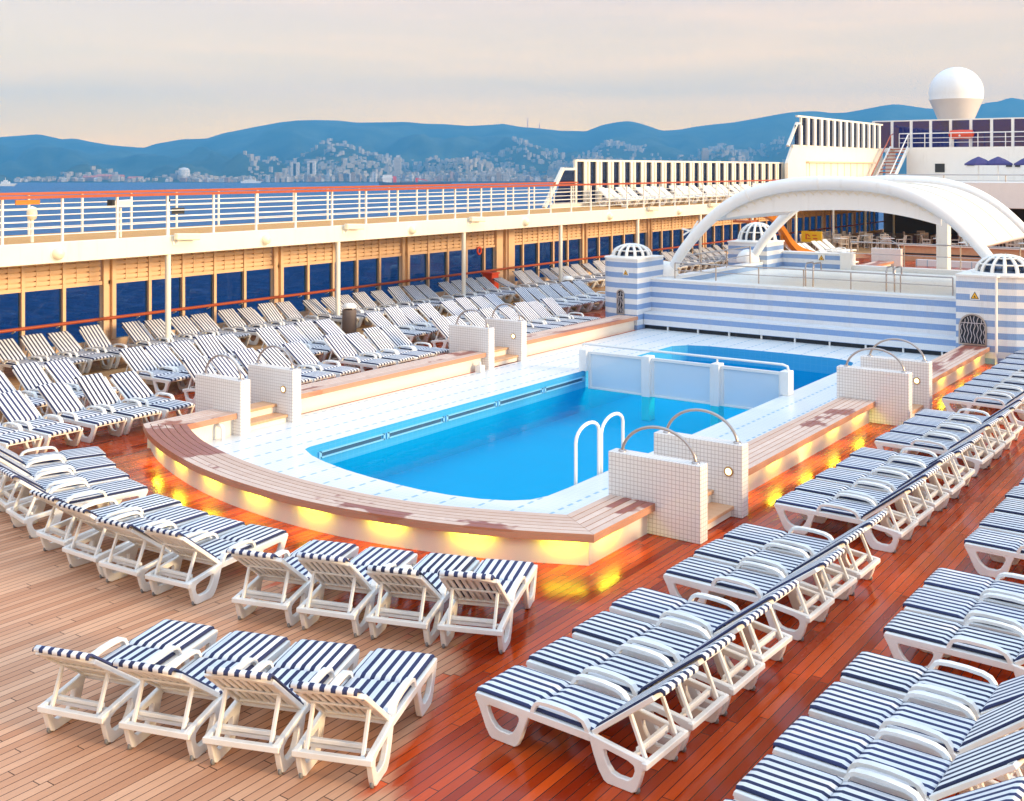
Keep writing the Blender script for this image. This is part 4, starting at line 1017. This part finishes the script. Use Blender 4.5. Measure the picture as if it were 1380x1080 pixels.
def back_meshes(key, ang, L=.74):
    c, s = math.cos(ang), math.sin(ang); hx, hz = 1.17, .34
    T = Matrix(((c,0,-s,hx),(0,1,0,0),(s,0,c,hz),(0,0,0,1)))
    h2 = .30; b_ = MB()
    for sg in (-1,1): b_.box(0,L-.04,(h2-.045)*sg,h2*sg,-.02,.022)
    arcp = [(L-.05+.075*(1-(y/h2)**2), y) for y in [h2*(-1+i/5) for i in range(11)]]
    ins = [(x-.06, y*.86) for x, y in arcp]
    b_.prism([arcp+ins[::-1]], 'z', -.02, .022)
    for i in range(7): y = -.21+.07*i; b_.box(.01,L-.02+.05*(1-(y/h2)**2)-.03,y-.022,y+.022,-.006,.012)
    b_.box(.0,.05,-h2+.03,h2-.03,-.018,.016); b_.box(.36,.40,-h2+.03,h2-.03,-.022,-.005)
    LM['back'+key] = b_.tf(T).mesh('backrest', .005)
    p_ = MB(); pad(p_, [(.0,.012),(.06,.024),(.25,.024),(.5,.024),(L-.08,.024),(L+.0,.024),(L+.03,.018),(L+.04,.002),(L+.036,-.016)], .565, .024)
    LM['backpad'+key] = p_.tf(T).mesh('back_cushion')
    pr = MB(); a = T @ Vector((.38,0,-.02))
    for sg in (-1,1): pr.bar((a.x,.235*sg,a.z),(1.62,.235*sg,.245),.032,.03,(0,1,0))
    pr.bar((1.545,-.235,.30),(1.545,.235,.30),.034,.034)
    LM['prop'+key] = pr.mesh('prop_stand', .004)
    if key == 'e':
        t_ = MB(); t_.box(.28,.56,-.27,.27,.058,.085).box(.10,.30,-.26,.26,.058,.075)
        LM['towel'] = t_.tf(T).mesh('towel', .012)
lounger_meshes()
for key, a in (('a',36),('b',40),('c',33),('d',38),('e',22)): back_meshes(key, R(a))
cw = {}
def lounger_proto(key, plain=False):
    r = thing('sun_lounger', '', 'sun lounger')
    for nm, m, mt in (('frame','frame','plastic'),('leg','lfl','plastic'),('leg','lfr','plastic'),('leg','lrl','plastic'),('leg','lrr','plastic'),('armrest','arml','plastic'),('armrest','armr','plastic'),('wheel','whl','castor'),('wheel','whr','castor'),('backrest','back'+key,'plastic'),('prop_stand','prop'+key,'plastic'),('seat_cushion','seatpad','cushion'),('back_cushion','backpad'+key,'cushion')):
        if plain and nm == 'wheel': continue
        me = LM[m]
        if plain and 'cushion' in nm:
            if m not in cw: cw[m] = me.copy(); cw[m].materials.clear(); cw[m].materials.append(M['cushionwhite'])
            me = cw[m]
        obj(nm, me, M[mt], r, local=True)
    return r
protos = {}
rnd = random.Random(11)
def place(tip, ang, label, group, key='a', plain=False, z=0, jit=1.0):
    """tip: centre of the foot edge; ang: heading foot -> head"""
    pk = (key, plain); x, y = tip
    x += rnd.uniform(-.02,.02)*jit; ang += R(rnd.uniform(-1.0,1.0))*jit
    if pk not in protos: protos[pk] = lounger_proto(key, plain); o = protos[pk]; o.location = (x,y,z); o.rotation_euler = (0,0,ang)
    else: o = dup(protos[pk], (x,y,z), ang)
    for c in o.children:
        if 'cushion' in c.name: c.location = (rnd.uniform(-.012,.012), rnd.uniform(-.014,.014), 0); c.rotation_euler = (0,0,R(rnd.uniform(-1.1,1.1)))
    o['label'] = label; o['group'] = group; return o
keys = 'aabadab'
def row(xs, edges, ang, what, group, side=.325, ks=keys, z=0, plain=False):
    for i, e in enumerate(edges):
        place((xs, e+side), ang, f'{what[0]}, {nth(i)} from the near end of {what[1]}', group, ks[i % len(ks)], plain, z)
D = [7.6,8.35,9.1,9.87, 11.01,11.77,12.5, 14.2,14.93,15.7,16.46,17.2, 18.43,19.17,19.93,20.7, 22.56,23.4,24.2,24.93,25.73,26.55,27.4,28.2,29.0]
row(-5.77, D, R(-2), ('striped lounger', 'the row facing the starboard pool benches'), 'loungers facing the starboard pool benches', ks='ddbdadd')
E = [6.72,7.46,8.18,8.94,9.68, 10.85,11.58,12.31, 14.0,14.77,15.5,16.26,17.0, 18.3,19.05,19.8]
row(-3.33, E, R(-1.5), ('striped lounger', 'the rightmost row at the photo edge'), 'loungers of the rightmost row', ks='ccadcca')
F3 = [9.2,9.95,10.7, 12.6,14.0-.65,14.1,14.85]
F3 = [8.6,9.35,10.1,10.85, 11.75,12.5, 14.0,14.75,15.5,16.25, 17.5,18.22,18.95,19.68, 20.6,21.33,22.0,22.78, 23.86,24.62,25.25,25.95, 26.85,27.6,28.45,29.15, 30.33,31.02,31.7,32.4, 34.75,35.48, 36.65,37.4,38.1,38.85, 39.8,40.55,41.3,42.05, 43.2,43.95,44.7,45.45, 46.7,47.45,48.2,48.95, 50.1,50.85,51.6,52.35, 53.4,54.1,54.9,55.6]
F3 = [y*1.01 for y in F3 if y > 13]
row(-23.2, F3, R(180), ('striped lounger', 'the row under the port windows'), 'loungers under the port windows', ks='cacbacc')
place((-23.2,34.35), R(180), 'lounger with its back nearly flat and a rolled towel, next to the red locker', 'loungers under the port windows', 'e')
F2 = [11.7,12.45,13.2, 14.96,15.62,16.3,16.95,17.62, 18.85,19.55,20.2,20.92, 22.78,23.5,24.2,24.93, 26.08,26.78,27.5,28.22, 29.85,30.6,31.3,32.0,32.75,33.45]
F2 = [y*1.006 for y in F2]; row(-19.55, F2, R(180), ('striped lounger', 'the middle of the three port rows'), 'loungers of the middle port row', ks='cacaccb')
F1 = [10.05,10.8,11.69,12.43,13.18, 14.85,15.56,16.25,16.95,17.72, 18.94,19.66,20.3,20.95, 22.88,23.55,24.3,25.0, 26.0,26.7,27.4,28.15]
row(-17.2, F1, R(180), ('striped lounger', 'the port row nearest the pool'), 'loungers of the port row nearest the pool', ks='bcabcba')
# the fan round the curved bench: near foot corners and headings
Cc = [((-10.18,9.59),8),((-10.83,9.50),3.5),((-11.52,9.50),-.5),((-12.24,9.62),-3),((-13.19,9.79),-11),((-13.89,9.99),-15),((-14.58,10.25),-19),((-15.22,10.53),-22)]
for i, ((x, y), d_) in enumerate(Cc):
    a = R(-90+d_); h = Vector((math.cos(a), math.sin(a))); lat = Vector((-h.y, h.x))     # left of heading; near corner is at +x side = left
    place((x-lat.x*.325, y-lat.y*.325), a, f'lounger in the fan along the curved bench, {nth(i)} counting from the pool steps end' if 0 else f'striped lounger backing onto the dry teak, {nth(i)} from the right end of the curved fan', 'loungers fanned along the curved bench', 'da'[i % 2])
# two quartets with their backs to the camera
def quartet(rear, names, group, key):
    for i, ((x0,y0),(x1,y1)) in enumerate(rear):
        lat = (Vector((x1,y1))-Vector((x0,y0))).normalized(); h = Vector((lat.y,-lat.x))      # heading foot -> head, towards the camera
        m = (Vector((x0,y0))+Vector((x1,y1)))/2
        tip = m-h*1.585; place((tip.x,tip.y), math.atan2(h.y,h.x), names[i], group, key[i], jit=.3)
quartet([((-8.76,5.48),(-8.13,5.67)),((-7.97,5.71),(-7.35,5.91)),((-7.21,5.95),(-6.61,6.18)),((-6.49,6.22),(-5.89,6.46))],
  ['leftmost of the four loungers in the nearest group, backs to the camera','second from left of the four loungers in the nearest group','third from left of the four loungers in the nearest group','rightmost of the four loungers in the nearest group, beside the red wet planks'],'nearest group of four loungers','aabd')
quartet([((-9.29,8.03),(-8.67,8.22)),((-8.54,8.24),(-7.92,8.44)),((-7.82,8.48),(-7.19,8.69)),((-7.09,8.74),(-6.49,8.98))],
  ['leftmost of the four loungers just below the curved bench, beside the fan','second from left of the four loungers just below the curved bench','third from left of the four loungers just below the curved bench','rightmost of the four loungers below the curved bench corner'],'group of four loungers below the curved bench','abad')
# cream loungers upstairs and pale ones by the second pool
n = 0
y = 44.3
while y < 64:
    place((-24.75, y), R(180), f'cream lounger on the upper deck by the windscreen, {nth(n)} from the near end', 'cream loungers on the upper deck', 'bab'[n % 3], True, 3.08); n += 1; y += .78 if n % 4 else 1.15
for i, y in enumerate((44.6,45.4,46.2,47.7,48.5,49.3,50.1,51.6,52.4,53.2)):
    place((-17.6,y), R(180), f'pale lounger beyond the square striped tower, {nth(i)} from the near end of its row', 'pale loungers by the second pool', 'ab'[i % 2], True)
for i, y in enumerate((51.6,52.4,53.2,54.0,55.6,56.4,57.2,58.0,59.4,60.2,61.0)):
    place((-20.3,y), R(180), f'pale lounger in the row before the yellow sign, {nth(i)} from the near end', 'pale loungers before the yellow sign', 'ba'[i % 2], True)

# ------------------------------------------------------------------ sea, hills, town, haze
def grid(u0, u1, v0, v1):
    return [ray(u0, v0, 0), ray(u1, v0, 0), ray(u1, v1, 0), ray(u0, v1, 0)]
ZS = -25.0
def frame(a, d, z): return (a*CT-d*ST, a*ST+d*CT, z)
sea = MB(); sea.sheetonly = True; sea.add([frame(-3400,-260,ZS), frame(3400,-260,ZS), frame(3400,5900,ZS), frame(-3400,5900,ZS)], [(0,1,2,3)])
struct(obj('sea', sea, M['sea']))
RIDGE = [(-260,190),(-120,186),(0,185),(40,182),(52,181),(66,184),(84,188),(100,186.5),(120,191),(150,196),(194,199.5),(210,194),(245,188),(278,187),(300,180),(340,172),(378,165),(400,162.5),(425,162),(455,162.5),(480,165.5),(520,165),(545,164.5),(575,167),(600,167.5),(630,170),(660,168.5),(678,167),(700,171),(730,173.5),(755,176.5),(790,177),(812,168.5),(830,165),(848,163),(868,168),(892,176.5),(915,175),(940,170.5),(965,167.5),(990,165),(1018,160),(1045,155),(1062,152),(1080,150.5),(1100,150),(1120,152.5),(1140,152),(1162,148),(1190,142.5),(1206,140.5),(1220,142),(1250,146.5),(1284,148),(1310,145),(1330,138.5),(1346,137),(1362,131.5),(1376,134),(1420,140),(1500,150),(1650,160)]
def ridge(px):
    for (a, ya), (b_, yb_) in zip(RIDGE, RIDGE[1:]):
        if a <= px <= b_: return ya+(yb_-ya)*(px-a)/(b_-a)
    return 190
DC, DR = 2450.0, 5200.0
from mathutils import noise as mn
def terrain(px, Dp):
    t = (Dp-DC)/(DR-DC); zr = H+(YH-ridge(px))/F*DR
    q = Vector((px*.012, Dp*.0011, 3.1))
    nz = mn.fractal(q, 1.0, 2.0, 5)
    if t <= 0: return -25.6
    if t <= 1:
        base = -24.2+(zr+24.2)*(.10*min(1, t*6)+.90*t**1.75 if t*6 < 1 else .10+.90*t**1.75-.10*t**1.75)
        base = -24.2+(zr+24.2)*((1-.10)*t**1.75+.10*min(1, t*5)) 
        return base+nz*190*t*(1-t)*1.6
    return zr-(t-1)*900
vs = []; fs = []
PX = list(range(-260, 1651, 7)); DD = [DC-10, DC, DC+40, DC+100, DC+180]+[DC+180+(DR-DC-180)*i/22 for i in range(1,23)]+[DR+250, DR+600]
for px in PX:
    for Dp in DD: vs.append(ray(px, Dp, terrain(px, Dp)))
m = len(DD)
for i in range(len(PX)-1):
    for j in range(m-1): fs.append((i*m+j, (i+1)*m+j, (i+1)*m+j+1, i*m+j+1))
struct(obj('hills', MB().add(vs, fs, True), M['hill']))
rnd = random.Random(21)
def town_spot():
    while True:
        px = rnd.choice((rnd.uniform(20,1075), rnd.uniform(370,1075), rnd.uniform(240,1075), rnd.uniform(520,900)))
        u = rnd.random()**2.5; Dp = DC+25+u*1250
        if px < 330 and u > .25: continue
        if px > 980 and u > .5 and rnd.random() < .2: pass
        if 690 < px < 870 and rnd.random() < .22: Dp = rnd.uniform(3700,4150); 
        elif px > 940 and rnd.random() < .3: Dp = rnd.uniform(3500,4300)
        return px, Dp
def blockmesh(w, d, h, roof):
    mb = MB().box(-w/2,w/2,-d/2,d/2,-6,h)
    if roof == 'hip': mb.add([(-w/2,-d/2,h),(w/2,-d/2,h),(w/2,d/2,h),(-w/2,d/2,h),(-w*.2,0,h+d*.22),(w*.2,0,h+d*.22)], [(0,1,5,4),(1,2,5),(2,3,4,5),(3,0,4)])
    elif roof == 'pent': mb.box(-w*.2,w*.15,-d*.2,d*.2,h,h+2.6)
    return mb.mesh('town_house')
vari = []
for c in range(5):
    for (w_, d_, h_, rf) in ((15,11,9,'hip'),(12,12,19,'pent'),(26,13,13,'flat'),(10,10,7,'hip'),(13,13,27,'pent')):
        me = blockmesh(w_, d_, h_, rf); me.materials.append(TOWN[c]); vari.append((me, h_))
spots = []
for _ in range(3200): spots.append(town_spot())
spots.sort(key=lambda s: s[1])
GTN = 'pale blocks of the distant hillside town'
mass = MB()
for i, (px, Dp) in enumerate(spots):
    me, hh = rnd.choice(vari)
    if px < 330 and hh > 15: me, hh = vari[rnd.choice((0,3,5,8))]
    p_ = ray(px, Dp, terrain(px, Dp)); rz = TH+rnd.uniform(-.5,.5); s_ = rnd.uniform(.36,.72)
    if i < 270:
        o = bpy.data.objects.new('town_house', me); COL.objects.link(o); o.location = p_; o.rotation_euler = (0,0,rz); o.scale = (s_,s_,s_*rnd.uniform(.8,1.2))
        tag(o, 'small pale block of the distant town at the foot of the blue hills', 'building', GTN)
    else:
        w_, h_ = rnd.uniform(9,20)*s_, rnd.uniform(7,20)*s_
        mass.add(MB().box(-w_/2,w_/2,-6,6,-8,h_).tf(Matrix.Translation(p_) @ Matrix.Rotation(rz, 4, 'Z')).v, [(0,3,2,1),(4,5,6,7),(0,1,5,4),(1,2,6,5),(2,3,7,6),(3,0,4,7)])
struct(obj('distant_town', mass, TOWN[0]), 'stuff')
# landmarks in the town
def landmark(name, label, cat, px, Dp, parts, group=None, rz=TH):
    p_ = ray(px, Dp, 0); z = terrain(px, Dp)
    t = thing(name, label, cat, (p_.x,p_.y,z), rz, group)
    for nm, mb, mt in parts: obj(nm, mb, mt, t, local=True)
    return t
for px, l in ((398,'left pale twin tower block in the distant town'),(420,'right pale twin tower block with dark gap in the distant town')):
    landmark('tower_block', l, 'building', px, 2560, [('block', MB().box(-9,9,-8,8,-5,40), TOWN[1]),('dark_band', MB().box(-3,3,-8.3,-8,2,37), M['dark'])], 'pair of tower blocks')
landmark('tower_block', 'slim pale high-rise in the middle of the distant town', 'building', 536, 2700, [('block', MB().box(-8,8,-8,8,-5,52), TOWN[0]),('roof_hut', MB().box(-3,3,-3,3,52,57), TOWN[1])])
landmark('terminal_building', 'long pale harbour building on the quay', 'building', 668, 2520, [('hall', MB().box(-26,26,-12,12,-5,13), TOWN[0]),('roof', MB().box(-28,28,-13,13,13,15), TOWN[1])])
landmark('church_tower', 'stout ochre tower rising over the windscreen', 'tower', 950, 3050, [('shaft', MB().box(-9,9,-9,9,-5,30), TOWN[3]),('belfry', MB().box(-7,7,-7,7,30,38), TOWN[0])])
GSH = 'red roofed harbour sheds'
for i, px in enumerate((122,140,158,182)):
    landmark('harbour_shed', f'low red roofed harbour shed on the far shore, {nth(i)} from the left', 'shed', px, 2500+i*14, [('walls', MB().box(-14,14,-9,9,-4,7), TOWN[2]),('roof', MB().add([(-15,-10,7),(15,-10,7),(15,10,7),(-15,10,7),(-15,0,11.5),(15,0,11.5)], [(0,1,5,4),(2,3,4,5),(1,2,5),(3,0,4)]), M['terracotta'])], GSH)
landmark('storage_tank', 'pale blue rounded tank building near the left harbour', 'tank', 248, 2540, [('drum', MB().lathe([(13,-4),(13,20),(9,24),(0,26)], n=20), TOWN[1]),('annex', MB().box(-30,-12,-8,8,-4,12), TOWN[4])])
GM = 'radio masts on the ridge'
for px, h_, l in ((711,46,'taller thin radio mast on the ridge'),(727,24,'shorter thin radio mast on the ridge')):
    mb = MB()
    for a in range(3): mb.tube([(3*math.cos(a*2.1),3*math.sin(a*2.1),-20),(0,0,h_)], .9, 5)
    landmark('radio_mast', l, 'mast', px, 5190, [('lattice', mb, M['redmark']),('antenna', MB().box(-4,4,-.5,.5,h_*.6,h_*.66), M['cream'])], GM)
t = thing('breakwater', 'long dark breakwater in front of the harbour', 'breakwater', tuple(ray(650,2400,ZS)), TH)
obj('mole', MB().box(-170,330,-6,6,-1,3.2), paint('dark_stone', (.08,.09,.10), .9), t, local=True)
t = thing('cargo_ship', 'dark hulled ship with red trim crossing the bay', 'ship', tuple(ray(560,2000,ZS)), TH+R(4))
obj('hull', MB().prism([[(-62,-3),(58,-3),(66,7),(40,6),(-50,6),(-66,8)]], 'y', -8, 8), paint('ship_navy', (.04,.045,.07), .5), t, local=True)
obj('bridge_house', MB().box(-58,-42,-6,6,6,19).box(-60,-40,-7,7,13,15), M['white'], t, local=True); obj('funnel', MB().box(-40,-34,-3,3,6,17), M['redpaint'], t, local=True); obj('deck_crane', MB().box(0,4,-2,2,6,14).bar((2,0,13),(22,0,9),1.5,1.5), M['redpaint'], t, local=True); obj('deck_cargo', MB().box(10,36,-6,6,6,9).box(-28,-6,-6,6,6,9), TOWN[4], t, local=True)
t = thing('motor_boat', 'small white boat on the water at the far left', 'boat', tuple(ray(9,1950,ZS)), TH+R(8))
obj('hull', MB().prism([[(-14,-1),(12,-1),(17,4.5),(-15,4)]], 'y', -3.5, 3.5), M['cream'], t, local=True); obj('cabin', MB().box(-9,5,-3,3,4,8).box(-5,1,-2.4,2.4,8,10.5), M['white'], t, local=True); obj('mast', MB().tube([(-2,0,10.5),(-2,0,15)], .4, 6), M['white'], t, local=True)
t = thing('ferry', 'low white ferry lying along the far shore', 'boat', tuple(ray(338,2360,ZS)), TH)
obj('hull', MB().prism([[(-20,-1),(18,-1),(24,4),(-20,4)]], 'y', -4, 4), M['white'], t, local=True); obj('cabin', MB().box(-14,10,-3.4,3.4,4,7.5), M['cream'], t, local=True)
# haze
k = N('haze_air'); k.t.nodes.remove(k.b); pv = k.n('ShaderNodeVolumePrincipled'); pv.inputs['Color'].default_value = (.10,.47,1.0,1); pv.inputs['Density'].default_value = 2.2e-4; pv.inputs['Anisotropy'].default_value = 0
k.l(pv.outputs[0], k.out.inputs['Volume'])
hz = MB(); X0, X1, D0, D1, Z0, Z1 = -3500, 3500, -300, 6000, -27, 420
hz.add([frame(a,d_,z) for z in (Z0,Z1) for a,d_ in ((X0,D0),(X1,D0),(X1,D1),(X0,D1))], [(0,3,2,1),(4,5,6,7),(0,1,5,4),(1,2,6,5),(2,3,7,6),(3,0,4,7)])
struct(obj('haze', hz, k.m), 'stuff')
